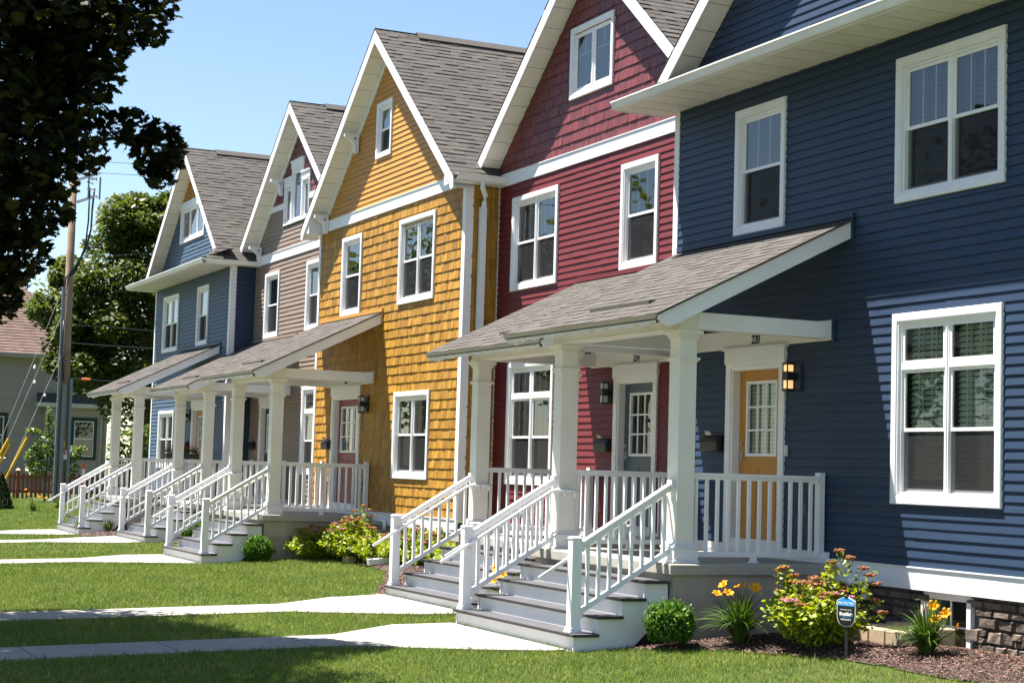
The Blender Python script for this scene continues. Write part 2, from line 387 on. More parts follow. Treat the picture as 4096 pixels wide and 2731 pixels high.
# ------------------------------------------------------------------ siding builders
def subtract(ints, a, b):
    out = []
    for p, q in ints:
        if b <= p or a >= q: out.append((p, q)); continue
        if a > p: out.append((p, a))
        if b < q: out.append((b, q))
    return out
def lap_wall(mb, u0, u1, z0, z1, P, holes=(), clip=None, h=0.1013, proud=0.0175, step=0.8):
    """horizontal lap siding. P(u, out, z) -> xyz.  clip(z) -> (ulo, uhi)"""
    k = 0; zt = z0
    while zt < z1-1e-4:
        za, zb = zt, min(zt+h, z1); zt += h; k += 1
        if zb-za < 0.01: continue
        zm = (za+zb)/2
        ints = [(u0, u1)]
        if clip:
            lo, hi = clip(zm); ints = [(max(u0, lo), min(u1, hi))]
            if ints[0][1]-ints[0][0] < 0.02: continue
        for a, b, c, d in holes:
            if c < zm < d: ints = subtract(ints, a, b)
        off = random.uniform(0, 3.6)
        for a, b in ints:
            if b-a < 0.01: continue
            n = max(1, int((b-a)/step)); us = [a+(b-a)*i/n for i in range(n+1)]
            jb = [proud+random.uniform(-0.0020, 0.0020) for _ in us]; jt = [0.0025+random.uniform(0, 0.001) for _ in us]
            i0 = len(mb.v)
            for u, o_, t_ in zip(us, jb, jt): mb.v += [P(u, t_-0.004, za-0.001), P(u, o_, za), P(u, o_-0.001, za+0.012), P(u, t_, zb)]
            for i in range(n):
                q = i0+4*i
                for r in range(3): mb.f.append((q+r, q+4+r, q+5+r, q+1+r)); mb.m.append(0)
            s = a+off                                    # overlap seams of the vinyl lengths
            while s < b-0.3:
                if s > a+0.3 and s+0.5 < b:
                    mb.face([P(s, proud+0.004, za+0.001), P(s+0.5, proud+0.0004, za+0.001), P(s+0.5, 0.003, zb-0.001), P(s, 0.007, zb-0.001)])
                    mb.face([P(s, proud-0.004, za), P(s, proud+0.004, za+0.001), P(s, 0.007, zb-0.001), P(s, 0.0, zb)])
                s += 3.66
def shake_wall(mb, u0, u1, z0, z1, P, holes=(), clip=None, h=0.168, scallop=False, wmin=0.07, wmax=0.2):
    zt = z0; r = 0
    while zt < z1-1e-4:
        za, zb = zt, min(zt+h, z1); zt += h; r += 1
        if zb-za < 0.02: continue
        zm = (za+zb)/2; ints = [(u0, u1)]
        if clip:
            lo, hi = clip(zm); ints = [(max(u0, lo), min(u1, hi))]
            if ints[0][1]-ints[0][0] < 0.02: continue
        for a, b, c, d in holes:
            if c < zm < d: ints = subtract(ints, a, b)
        for a, b in ints:
            if b-a < 0.02: continue
            mb.face([P(a, -0.002, za-0.02), P(b, -0.002, za-0.02), P(b, -0.002, zb), P(a, -0.002, zb)])
            u = a
            while u < b-1e-4:
                wd = min(0.12 if scallop else random.uniform(wmin, wmax), b-u); v = u+wd
                if b-v < 0.03: v = b
                p0 = 0.017+random.uniform(-0.004, 0.004); p1 = p0+random.uniform(-0.004, 0.004); dz = random.uniform(-0.002, 0.004)
                e = 0.002; q0, q1 = u+e, v-e; t = 0.003
                if q1-q0 < 0.01: u = v; continue
                if scallop:
                    pts = [P(q0, 0.004, zb), P(q0, p0, za+0.055)] + [P(q0+(q1-q0)*(0.5-0.5*math.cos(math.pi*i/6)), p0, za+0.055-0.06*math.sin(math.pi*i/6)) for i in range(1, 6)] + [P(q1, p1, za+0.055), P(q1, 0.004, zb)]
                    mb.face(pts)
                else:
                    A, B, Cc, D = P(q0, p0, za+dz), P(q1, p1, za+dz), P(q1, t, zb+0.004), P(q0, t, zb+0.004)
                    mb.face([A, B, Cc, D]); a2, b2 = P(q0, -0.001, za+dz), P(q1, -0.001, za+dz)
                    mb.face([a2, b2, B, A]); mb.face([a2, A, D, P(q0, -0.001, zb)]); mb.face([B, b2, P(q1, -0.001, zb), Cc])
                u = v
def front(Y): return lambda u, o, z: (u, Y-o, z)
def sideX(X): return lambda u, o, z: (X+o, u, z)
def sideXn(X): return lambda u, o, z: (X-o, u, z)

def shingle_plane(mb, O, U, V, lu, lv, exposure=0.142, wmin=0.12, wmax=0.30, ulim=None, thick=(0.009, 0.010, 0.017, 0.019)):
    """O eave corner, U along eave (unit), V up the slope (unit); N = U x V. ulim(v)->(u0,u1)"""
    O, U, V = Vector(O), Vector(U), Vector(V); N = U.cross(V).normalized()
    if N.z < 0: N = -N
    v = 0.0; row = 0
    while v < lv-1e-4:
        vb = min(v+exposure, lv); a, b = (0, lu) if ulim is None else ulim((v+vb)/2)
        u = a - random.uniform(0, wmax*0.8); first = True
        wob = random.uniform(-0.003, 0.003)
        while u < b:
            wd = random.uniform(wmin, wmax); p, q = max(u, a), min(u+wd, b); u += wd
            if q-p < 0.02: continue
            t = random.choice(thick); d = random.uniform(-0.002, 0.002) + wob*0.4 + (0.012 if t < 0.007 and v > 0 else 0)
            A = O+U*p+V*(v+d)+N*t; B = O+U*q+V*(v+d)+N*t; Cc = O+U*q+V*(vb+0.03)+N*0.002; D = O+U*p+V*(vb+0.03)+N*0.002
            a2, b2 = A-N*(t+0.003), B-N*(t+0.003)
            i = len(mb.v); mb.v += [tuple(x) for x in (A, B, Cc, D, a2, b2)]
            mb.f += [(i, i+1, i+2, i+3), (i+4, i+5, i+1, i), (i+4, i, i+3), (i+1, i+5, i+2)]; mb.m += [0]*4
        v += exposure; row += 1

# ------------------------------------------------------------------ windows and doors
def casing_frame(mb, x0, x1, z0, z1, Y, w=0.1, out=0.044, inn=-0.02, bev=0.01):
    def ring(a, b, d):  # corner loops
        return [(x0+a, Y-d, z0+a), (x1-a, Y-d, z0+a), (x1-a, Y-d, z1-a), (x0+a, Y-d, z1-a)]
    rings = [ring(0, 0, inn), ring(0, 0, out-bev*0.6), ring(bev, 0, out), ring(w-0.022, 0, out-0.004), ring(w-0.019, 0, out-0.012), ring(w, 0, out-0.016), ring(w, 0, inn-0.03)]
    for r in range(len(rings)-1):
        A, B = rings[r], rings[r+1]
        for i in range(4):
            j = (i+1) % 4; mb.face([A[i], A[j], B[j], B[i]])
def make_window(parent, x0, x1, z0, z1, Y, cols=1, transom=0.0, style='dh', w=0.1, blind=True, casing=True):
    m = MB()
    if casing: casing_frame(m, x0, x1, z0, z1, Y, w)
    win = m.build('window', WHITE, parent)
    a, b, c, d = x0+w, x1-w, z0+w, z1-w
    s = MB(); pane = MB(); scr = MB(); bl = MB()
    fr = 0.03
    for q in ((a-0.004, a+fr, c, d), (b-fr, b+0.004, c, d)): s.box(q[0], q[1], Y-0.006, Y+0.07, q[2], q[3])
    for q in ((c-0.004, c+fr), (d-fr, d+0.004)): s.box(a+fr, b-fr, Y-0.004, Y+0.07, q[0], q[1])
    mul_ = 0.06; cw = ((b-a)-2*fr-mul_*(cols-1))/cols
    def sash(xa, xb, za, zb, yo, st=0.036, grid=0, hgrid=None):
        s.box(xa, xa+st, yo, yo+0.03, za, zb); s.box(xb-st, xb, yo, yo+0.03, za, zb)
        s.box(xa+st, xb-st, yo+0.001, yo+0.029, za, za+st); s.box(xa+st, xb-st, yo+0.001, yo+0.029, zb-st, zb)
        pane.face([(xa+st-.004, yo+0.014, za+st-.004), (xb-st+.004, yo+0.014, za+st-.004), (xb-st+.004, yo+0.014, zb-st+.004), (xa+st-.004, yo+0.014, zb-st+.004)])
        for g in range(grid):
            xg = xa+st+(xb-xa-2*st)*(g+1)/(grid+1)
            zl = za+st if hgrid is None else zb-st-(zb-za-2*st)*hgrid
            s.box(xg-0.009, xg+0.009, yo+0.018, yo+0.026, zl, zb-st)
        if hgrid is not None:
            zl = zb-st-(zb-za-2*st)*hgrid; s.box(xa+st, xb-st, yo+0.0185, yo+0.0255, zl-0.009, zl+0.009)
    def slats(xa, xb, za, zb, pitch=0.058):
        z = za
        while z < zb:
            bl.face([(xa, Y+0.110, z), (xb, Y+0.110, z), (xb, Y+0.135, z+0.047), (xa, Y+0.135, z+0.047)]); z += pitch
        for f_ in (0.3, 0.62): 
            xg = xa+(xb-xa)*f_; bl.face([(xg-0.012, Y+0.106, za), (xg+0.012, Y+0.106, za), (xg+0.012, Y+0.106, zb), (xg-0.012, Y+0.106, zb)])
    for i in range(cols):
        xa = a+fr+i*(cw+mul_); xb = xa+cw
        if i: s.box(xa-mul_, xa, Y-0.002, Y+0.07, c+fr, d-fr); s.box(xa-mul_/2-0.008, xa-mul_/2+0.008, Y-0.010, Y-0.002, c+fr, d-fr)
        zt = d-fr
        if transom:
            sash(xa, xb, zt-transom, zt, Y+0.004, grid=2); s.box(xa-0.001, xb+0.001, Y-0.008, Y+0.06, zt-transom-0.06, zt-transom); zt -= transom+0.06
        zb_ = c+fr
        if style == 'dh':
            zm = (zt+zb_)/2+0.01
            sash(xa, xb, zm-0.02, zt, Y+0.016, grid=2); sash(xa, xb, zb_, zm+0.02, Y+0.047)
            scr.face([(xa+0.012, Y+0.030, zb_+0.012), (xb-0.012, Y+0.030, zb_+0.012), (xb-0.012, Y+0.030, zm-0.024), (xa+0.012, Y+0.030, zm-0.024)])
        elif style == 'grid':
            sash(xa, xb, zb_, zt, Y+0.008, grid=1, hgrid=0.36)
        elif style == 'plain':
            sash(xa, xb, zb_, zt, Y+0.008, grid=1, hgrid=0.5)
        if blind: slats(xa+0.015, xb-0.015, zb_+0.02, d-fr-0.03)
    s.build('sash', WHITE2, win); pane.build('pane', GLASS, win)
    if scr.f: scr.build('insect_screen', SCREEN, win)
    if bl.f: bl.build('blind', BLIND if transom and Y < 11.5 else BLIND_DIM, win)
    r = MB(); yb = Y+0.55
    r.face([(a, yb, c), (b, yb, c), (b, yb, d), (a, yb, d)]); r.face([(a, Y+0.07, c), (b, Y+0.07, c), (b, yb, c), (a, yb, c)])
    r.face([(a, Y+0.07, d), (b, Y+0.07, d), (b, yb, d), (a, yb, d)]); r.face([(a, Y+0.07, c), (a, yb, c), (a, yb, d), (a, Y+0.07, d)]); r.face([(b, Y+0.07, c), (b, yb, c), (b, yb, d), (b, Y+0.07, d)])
    r.build('dark_backing', DARKROOM, win)  # backing box behind the panes, room darkness put into its colour
    return (x0+0.04, x1-0.04, z0+0.04, z1-0.04)
def make_door(parent, x0, x1, Y, mat, cols=3):
    """outer casing x0..x1, floor 0.905"""
    zf, zd, zt = 0.905, 1.10, 3.14
    m = MB(); cw = 0.11
    m.box(x0, x0+cw, Y-0.04, Y+0.02, zf, 3.20); m.box(x1-cw, x1, Y-0.04, Y+0.02, zf, 3.20)
    m.box(x0+cw, x1-cw, Y-0.038, Y+0.02, zt, 3.20)
    m.box(x0-0.015, x1+0.015, Y-0.055, Y+0.02, 3.20, 3.355); m.box(x0-0.05, x1+0.05, Y-0.075, Y+0.02, 3.355, 3.385)
    m.box(x0-0.015, x1+0.015, Y-0.05, Y+0.01, 3.19, 3.205)
    cas = m.build('door_casing', WHITE, parent, bevel=0.003)
    j = MB(); a, b = x0+cw, x1-cw
    j.box(a, a+0.03, Y-0.02, Y+0.16, zd, zt); j.box(b-0.03, b, Y-0.02, Y+0.16, zd, zt); j.box(a+0.03, b-0.03, Y-0.018, Y+0.16, zt-0.03, zt)
    j.box(a, b, Y-0.028, Y+0.16, zf+0.001, zd-0.02); j.box(a+0.001, b-0.001, Y-0.05, Y+0.12, zd-0.02, zd)
    j.build('door_frame', WHITE2, parent)
    d = MB(); yd = Y+0.085; a += 0.031; b -= 0.031
    gx0, gx1, gz0, gz1 = a+0.16, b-0.16, zd+0.98, zt-0.16
    d.box(a, gx0, yd, yd+0.045, zd, zt-0.03); d.box(gx1, b, yd, yd+0.045, zd, zt-0.03)
    d.box(gx0, gx1, yd, yd+0.045, gz1, zt-0.03); d.box(gx0, gx1, yd, yd+0.045, zd, gz0)
    for q in ((a+0.12, (a+b)/2-0.05), ((a+b)/2+0.05, b-0.12)):      # two raised panels below
        d.hexa([(q[0], yd, zd+0.2), (q[1], yd, zd+0.2), (q[1], yd, zd+0.2), (q[0], yd, zd+0.2)]+[(q[0], yd, zd+0.2)]*4)
        d.box(q[0], q[1], yd-0.008, yd, zd+0.2, zd+0.82); d.box(q[0]+0.04, q[1]-0.04, yd-0.014, yd-0.008, zd+0.24, zd+0.78)
    door = d.build('door', mat, parent)
    g = MB(); fw = 0.035
    g.box(gx0, gx0+fw, yd-0.014, yd+0.03, gz0, gz1); g.box(gx1-fw, gx1, yd-0.014, yd+0.03, gz0, gz1)
    g.box(gx0+fw, gx1-fw, yd-0.013, yd+0.03, gz0, gz0+fw); g.box(gx0+fw, gx1-fw, yd-0.013, yd+0.03, gz1-fw, gz1)
    for i in range(1, cols):
        x = gx0+fw+(gx1-gx0-2*fw)*i/cols; g.box(x-0.011, x+0.011, yd-0.008, yd+0.01, gz0+fw, gz1-fw)
    for i in range(1, 3):
        z = gz0+fw+(gz1-gz0-2*fw)*i/3; g.box(gx0+fw, gx1-fw, yd-0.0075, yd+0.0095, z-0.011, z+0.011)
    g.build('window_grille', WHITE2, door)
    p = MB(); p.face([(gx0, yd+0.02, gz0), (gx1, yd+0.02, gz0), (gx1, yd+0.02, gz1), (gx0, yd+0.02, gz1)]); p.build('pane', GLASS, door)
    bl = MB(); z = gz0
    while z < gz1:
        bl.face([(gx0, yd+0.055, z), (gx1, yd+0.055, z), (gx1, yd+0.075, z+0.045), (gx0, yd+0.075, z+0.045)]); z += 0.05
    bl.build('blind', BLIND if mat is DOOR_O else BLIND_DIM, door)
    k = MB(); hx = a+0.07
    k.box(hx-0.025, hx+0.025, yd-0.012, yd, zd+0.92, zd+1.05); k.tube([(hx, yd, zd+0.96), (hx, yd-0.05, zd+0.96), (hx+0.09, yd-0.055, zd+0.96)], 0.009, 6)
    k.tube([(hx, yd, zd+1.13), (hx, yd-0.02, zd+1.13)], 0.024, 10)
    k.build('door_handle', STEEL, door)
    bk = MB(); bk.box(a, b, yd+0.12, yd+0.14, zd, zt); bk.build('dark_backing', DARKROOM, door)
    return (x0+0.05, x1-0.05, 0.80, 3.30)
def text_mesh(txt, size, fn, name, mat, parent, depth=0.004, align='CENTER', bold=0.0, shear=0.0, spacing=1.0):
    cu = bpy.data.curves.new(name, 'FONT'); cu.body = txt; cu.size = size; cu.align_x = align; cu.align_y = 'CENTER'; cu.extrude = depth; cu.offset = bold; cu.shear = shear; cu.space_character = spacing
    t = bpy.data.objects.new('lettering_source', cu); C.objects.link(t)
    dg = bpy.context.evaluated_depsgraph_get(); dg.update()
    me = bpy.data.meshes.new_from_object(t.evaluated_get(dg)); C.objects.unlink(t); bpy.data.objects.remove(t)
    off = Vector(ORIGIN.get(parent.name, (0, 0, 0)))
    for v in me.vertices: v.co = Vector(fn(v.co.x, v.co.y, v.co.z))-off
    me.materials.clear(); me.materials.append(mat); me.update()
    o = bpy.data.objects.new(name, me); C.objects.link(o); o.parent = parent; ORIGIN[o.name] = tuple(off); return o

# ------------------------------------------------------------------ houses
APEX = 10.0; PITCH = 0.833; OH = 0.34
def gable_roof(parent, xc, hw, D, side_oh=0.23, frieze=False, depth=9.0, brackets=(), tailbox=False, fe=None):
    e = hw+side_oh; fe = fe or e; sl = math.hypot(1, PITCH); yf = D-OH; L = e*sl
    m = MB()
    for sg in (1, -1):
        O = (xc+sg*e, yf-0.03, APEX-PITCH*e+0.004)
        shingle_plane(m, O, (0, 1, 0), Vector((-sg, 0, PITCH)).normalized(), depth, L)
    deck = MB()
    for sg in (1, -1):
        A = [(xc, APEX), (xc+sg*e, APEX-PITCH*e), (xc+sg*e, APEX-PITCH*e-0.05), (xc, APEX-0.05*sl)]
        deck.prism(A if sg > 0 else A[::-1], 'y', yf-0.02, yf-0.02+depth)
    roof = m.build('roof', ROOF, parent); deck.build('roof_deck', ROOFDARK, roof)
    cap = MB(); y = yf-0.03
    while y < yf+0.75:                                         # ridge cap shingles, then the raised ridge vent
        for sg in (1, -1): cap.face([(xc, y, APEX+0.022), (xc+sg*0.15, y, APEX+0.022-0.15*PITCH), (xc+sg*0.15, y+0.26, APEX+0.010-0.15*PITCH), (xc, y+0.26, APEX+0.010)])
        y += 0.14
    cap.build('ridge_cap', ROOF, roof)
    rv = MB()
    for sg in (1, -1):
        q = [(xc, APEX+0.060), (xc+sg*0.17, APEX+0.060-0.17*PITCH), (xc+sg*0.17, APEX+0.045-0.17*PITCH), (xc, APEX+0.045)]
        rv.prism(q, 'y', y, yf+depth-0.3, 0)
        q = [(xc, APEX+0.044), (xc+sg*0.145, APEX+0.044-0.145*PITCH), (xc+sg*0.145, APEX-0.145*PITCH), (xc, APEX)]
        rv.prism(q, 'y', y+0.01, yf+depth-0.31, 1)
    rv.build('ridge_vent', [ROOF, ROOFDARK], roof)
    f = MB(); t = 0.024; fh = 0.235
    for sg in (1, -1):
        top = lambda x: APEX-0.012-PITCH*abs(x-xc)
        xe = xc+sg*fe
        A = [(xc, top(xc)), (xe, top(xe)), (xe, top(xe)-fh*0.8), (xe-sg*0.10, top(xe)-fh*0.9), (xe-sg*0.19, top(xe-sg*0.19)-fh), (xc, top(xc)-fh*1.0)]
        f.prism(A if sg > 0 else A[::-1], 'y', yf-t, yf)
    f.build('fascia', WHITE, roof)
    s = MB()
    for sg in (1, -1):
        n = int(fe/0.3)                                         # soffit panels with grooves between them
        for i in range(n):
            x0 = fe*i/n; x1 = fe*(i+1)/n-0.006
            z = lambda x: APEX-0.20-PITCH*x
            s.face([(xc+sg*x0, yf, z(x0)), (xc+sg*x1, yf, z(x1)), (xc+sg*x1, D+0.0, z(x1)), (xc+sg*x0, D+0.0, z(x0))])
            s.face([(xc+sg*x1, yf, z(x1)), (xc+sg*x1, yf, z(x1)+0.012), (xc+sg*x1, D, z(x1)+0.012), (xc+sg*x1, D, z(x1))])
            s.face([(xc+sg*x1, yf, z(x1)+0.012), (xc+sg*(x1+0.006), yf, z(x1+0.006)+0.012), (xc+sg*(x1+0.006), D, z(x1+0.006)+0.012), (xc+sg*x1, D, z(x1)+0.012)])
    s.build('soffit', SOFFIT, roof)
    if frieze:
        fb = MB()
        for sg in (1, -1):
            z = lambda x: APEX-0.20-PITCH*abs(x-xc)
            xe = xc+sg*(hw-0.02)
            A = [(xc, z(xc)-0.001), (xe, z(xe)-0.001), (xe, z(xe)-0.20), (xc, z(xc)-0.20)]
            fb.prism(A if sg > 0 else A[::-1], 'y', D-0.034, D-0.001)
        fb.build('frieze_board', ALU, parent)
    for bx, bz in brackets:
        for sg in (-1,):
            x = xc+sg*bx; b = MB()
            A = [(D-0.034, bz), (D-OH+0.01, bz), (D-OH+0.01, bz-0.06), (D-0.20, bz-0.13), (D-0.13, bz-0.19), (D-0.12, bz-0.30), (D-0.09, bz-0.37), (D-0.034, bz-0.37)]
            b.prism(A, 'x', x-0.055, x+0.055); b.prism([(D-0.10, bz-0.07), (D-0.15, bz-0.07), (D-0.10, bz-0.13)], 'x', x-0.0565, x+0.0565, 1)
            b.build('bracket', [WHITE, ROOFDARK], parent)
    if tailbox:
        zt = APEX-PITCH*hw
        for sg in (1, -1):
            b = MB()
            xa, xb = xc+sg*(e-0.02), xc+sg*(hw-0.22)
            A = [(xa, zt-0.30), (xb, zt-0.30), (xb, zt-0.02), (xa, zt-0.22)]
            b.prism(A if sg < 0 else A[::-1], 'y', yf+0.002, D-0.002); b.build('eave_return', WHITE, roof)
    return roof
def gclip(xc, zr=9.79): return lambda z: (xc-max(0, (zr-z)/PITCH), xc+max(0, (zr-z)/PITCH))
def corner_board(mb, X, Y, z0, z1, side=1, w=0.1, wrap=True):
    mb.box(X-side*w, X+side*0.016, Y-0.022, Y+0.01, z0, z1)
    if wrap: mb.box(X-0.002, X+side*0.0155, Y+0.01, Y+w, z0, z1)
def band(parent, name, x0, x1, z0, z1, Y, d=0.03, mat=None):
    m = MB(); n = max(1, int((x1-x0)/1.2)); xs = [x0+(x1-x0)*i/n for i in range(n+1)]
    for a, b in zip(xs[:-1], xs[1:]): m.box(a+0.0006, b-0.0006, Y-d-random.uniform(0, 0.002), Y+0.005, z0, z1)
    m.box(x0, x1, Y-d-0.014, Y-d+0.001, z1-0.002, z1+0.012)
    return m.build(name, mat or ALU, parent)
def gutter(mb, a, b, axis, outward):
    """K style gutter; a,b ends (x,y,z of top front lip line), outward unit (dx,dy)"""
    a, b, o = Vector(a), Vector(b), Vector((*outward, 0))
    prof = [(0.0, 0.0), (0.012, 0.0), (0.012, -0.018), (-0.004, -0.03), (-0.02, -0.075), (-0.035, -0.105), (-0.115, -0.105), (-0.115, 0.0), (-0.105, 0.0), (-0.105, -0.09), (-0.02, -0.09)]
    i = len(mb.v); n = len(prof)
    for p in (a, b):
        for q in prof: mb.v.append(tuple(p+o*q[0]+Vector((0, 0, q[1]))))
    for k in range(n):
        l = (k+1) % n; mb.f.append((i+k, i+n+k, i+n+l, i+l)); mb.m.append(0)
    mb.f.append(tuple(i+k for k in range(n))); mb.m.append(0); mb.f.append(tuple(i+n+k for k in reversed(range(n)))); mb.m.append(0)
def foundation(parent, x0, x1, Y, z1=0.74):
    m = MB(); m.box(x0, x1, Y+0.02, Y+0.2, -0.1, z1); return m.build('foundation', CONCD, parent)
def house_number(parent, txt, x, Y, z):
    text_mesh(txt, 0.128, lambda a, b, c: (x+a*0.92, Y-0.040-c, z+b*1.15), 'house_number', BLACK, parent, depth=0.003, shear=0.12, bold=0.002)

# --- near navy house
D1, D2 = 11.3, 11.9
H = thing('townhouse', (-15.5, D1, 0.2), 'navy blue lap-sided house nearest the camera, number 220 over its orange door', 'house', 'townhouses in the row')
holes = []
holes.append(make_window(H, -14.676, -12.976, 1.595, 3.583, D1, 2, 0.40))
holes.append(make_window(H, -14.668, -12.963, 4.758, 6.312, D1, 2, blind=True))
holes.append(make_window(H, -17.828, -16.744, 4.760, 6.308, D1, 1))
holes.append(make_door(H, -17.925, -16.665, D1, DOOR_O))
m = MB(); XL, XR = -19.30, -11.74
lap_wall(m, XL+0.09, XR-0.09, 0.955, 6.57, front(D1), holes)
lap_wall(m, XL, XR, 6.63, 9.8, front(D1), [], gclip(-15.5))
m.build('wall', BLUE, H)
m = MB(); lap_wall(m, D1+0.1, D1+9, 0.955, 7.1, sideX(XR)); m.build('side_wall', BLUE, H)
m = MB(); lap_wall(m, D1+0.1, D1+0.7, 0.955, 7.1, sideXn(XL)); m.build('side_wall', BLUE, H)
m = MB(); corner_board(m, XL, D1, 0.955, 6.565, -1); m.build('corner_board', WHITE, H)
m = MB(); corner_board(m, XR, D1, 0.955, 6.565, 1); m.build('corner_board', WHITE, H)
gable_roof(H, -15.52, 3.78, D1, fe=3.80)
def pent(parent, x0, x1, D, right_open=False):
    s = MB(); zs = 6.562; yf = 10.57
    n = int((x1-x0)/0.1)                                         # ribbed soffit, ribs run out from the wall
    for i in range(n):
        a = x0+(x1-x0)*i/n; b = x0+(x1-x0)*(i+1)/n; dz = 0.006 if i % 4 == 3 else 0.0
        s.face([(a, yf, zs+dz), (b-0.004, yf, zs+dz), (b-0.004, D, zs+dz), (a, D, zs+dz)]); s.face([(b-0.004, yf, zs+0.012), (b, yf, zs+0.012), (b, D, zs+0.012), (b-0.004, D, zs+0.012)])
        s.face([(b-0.004, yf, zs+dz), (b-0.004, yf, zs+0.012), (b-0.004, D, zs+0.012), (b-0.004, D, zs+dz)])
    s.build('soffit', SOFFIT, parent)
    f = MB(); f.box(x0, x1, yf-0.001, yf+0.02, zs-0.012, zs+0.10); f.box(x0-0.012, x0, yf, D, zs-0.012, zs+0.16); f.box(x1, x1+0.012, yf, D, zs-0.012, zs+0.10)
    f.build('fascia', WHITE, parent)
    r = MB(); L = math.hypot(0.78, 0.30)
    shingle_plane(r, (x0-0.02, 10.50, zs+0.115), (1, 0, 0), Vector((0, 0.78, 0.30)).normalized(), x1-x0+0.04, L)
    r.box(x0-0.01, x1+0.01, 10.56, D, zs+0.02, zs+0.10); r.build('pent_roof', ROOF, parent)
    g = MB(); gutter(g, (x0-0.02, 10.475, zs+0.105), (x1+0.10, 10.475, zs+0.105), 'x', (0, -1)); g.build('gutter', GUTTER, parent)
pent(H, XL-0.30, XR+0.28, D1)
band(H, 'skirt_board', XL-0.01, XR+0.01, 0.735, 0.955, D1, 0.032)
# stone veneer under the skirt board
def stone_veneer(parent, x0, x1, Y, z0, z1, holes=()):
    m = MB(); mo = MB(); 
    if holes: mo.box(x0, holes[0][0], Y+0.06, Y+0.2, z0-0.2, z1); mo.box(holes[0][1], x1, Y+0.06, Y+0.2, z0-0.2, z1)
    else: mo.box(x0, x1, Y+0.06, Y+0.2, z0-0.2, z1)
    z = z0-0.15
    while z < z1-0.01:
        h = min(random.choice((0.07, 0.09, 0.115, 0.14)), z1-z); x = x0+random.uniform(-0.1, 0)
        while x < x1:
            wd = random.uniform(0.11, 0.30); a, b = max(x, x0)+0.006, min(x+wd, x1)-0.006; x += wd
            if b-a < 0.03: continue
            subs = [(z, z+h)] if h < 0.12 or random.random() < 0.5 else [(z, z+h*0.45), (z+h*0.45, z+h)]
            for za, zb in subs:
                if any(hx0 < (a+b)/2 < hx1 and hz0 < (za+zb)/2 < hz1 for hx0, hx1, hz0, hz1 in holes): continue
                dpt = random.uniform(0.02, 0.055); zc, zd = za+0.006, min(zb-0.006, z1-0.001); 
                if zd-zc < 0.015: continue
                i0 = len(m.v); nx, nz = 4, 3
                for jz in range(nz+1):
                    for jx in range(nx+1):
                        u, v_ = jx/nx, jz/nz; edge = jx in (0, nx) or jz in (0, nz)
                        yy = Y+0.062 if edge else Y+0.045-dpt+random.uniform(-0.010, 0.010)
                        jit = 0 if edge else 0.0
                        uu = (0, 0.07, 0.5, 0.93, 1)[jx]; vv = (0, 0.12, 0.88, 1)[jz]
                        m.v.append((a+(b-a)*uu+random.uniform(-0.004, 0.004), yy, zc+(zd-zc)*vv+random.uniform(-0.003, 0.003)))
                for jz in range(nz):
                    for jx in range(nx):
                        q = i0+jz*(nx+1)+jx; m.f.append((q, q+1, q+nx+2, q+nx+1)); m.m.append(0)
        z += h
    o = m.build('stone_veneer', STONE, parent, smooth=False); mo.build('mortar', MORTAR, o)
bw = (-14.20, -13.44, 0.10, 0.735)
stone_veneer(H, XL, XR, D1-0.06+0.06, 0.05, 0.735, [bw])
m = MB(); m.box(bw[0], bw[1], D1+0.04, D1+0.2, 0.66, 0.73); m.box(bw[0], bw[0]+0.06, D1+0.005, D1+0.2, 0.0, 0.66); m.box(bw[1]-0.06, bw[1], D1+0.005, D1+0.2, 0.0, 0.66)
m.box(bw[0]+0.06, bw[1]-0.06, D1+0.05, D1+0.08, 0.05, 0.12); m.box((bw[0]+bw[1])/2-0.01, (bw[0]+bw[1])/2+0.01, D1+0.075, D1+0.085, 0.12, 0.66); m.box(bw[0]+0.06, bw[1]-0.06, D1+0.074, D1+0.084, 0.39, 0.41)
bwin = m.build('basement_window', WHITE, H)
p = MB(); p.face([(bw[0]+0.05, D1+0.09, 0.1), (bw[1]-0.05, D1+0.09, 0.1), (bw[1]-0.05, D1+0.09, 0.68), (bw[0]+0.05, D1+0.09, 0.68)]); p.build('pane', GLASS, bwin)
p = MB(); p.box(bw[0]+0.05, bw[1]-0.05, D1+0.3, D1+0.32, 0, 0.7); p.build('dark_backing', DARKROOM, bwin)
def ledger(parent, x0, x1, Y): 
    m = MB(); m.box(x0, x1, Y-0.036, Y+0.01, 3.375, 3.60); m.build('ledger_board', CREAM, parent)
    m = MB(); m.box(x0, x1, Y-0.03, Y+0.01, 0.906, 1.03); m.build('base_trim', WHITE, parent)
def vent_pipe(parent, x, Y, z):
    m = MB(); m.tube([(x-0.6, Y-0.07, z+0.05), (x-0.2, Y-0.07, z+0.05), (x, Y-0.07, z+0.04), (x+0.02, Y-0.08, z-0.02), (x+0.02, Y-0.09, z-0.12)], 0.035, 10)
    m.tube([(x-0.24, Y+0.02, z+0.05), (x-0.24, Y-0.12, z+0.05)], 0.045, 10); m.build('vent_pipe', WHITE2, parent, smooth=True)
house_number(H, '220', -17.28, D1, 3.462)
vent_pipe(H, -15.0, D1-0.03, 0.70)

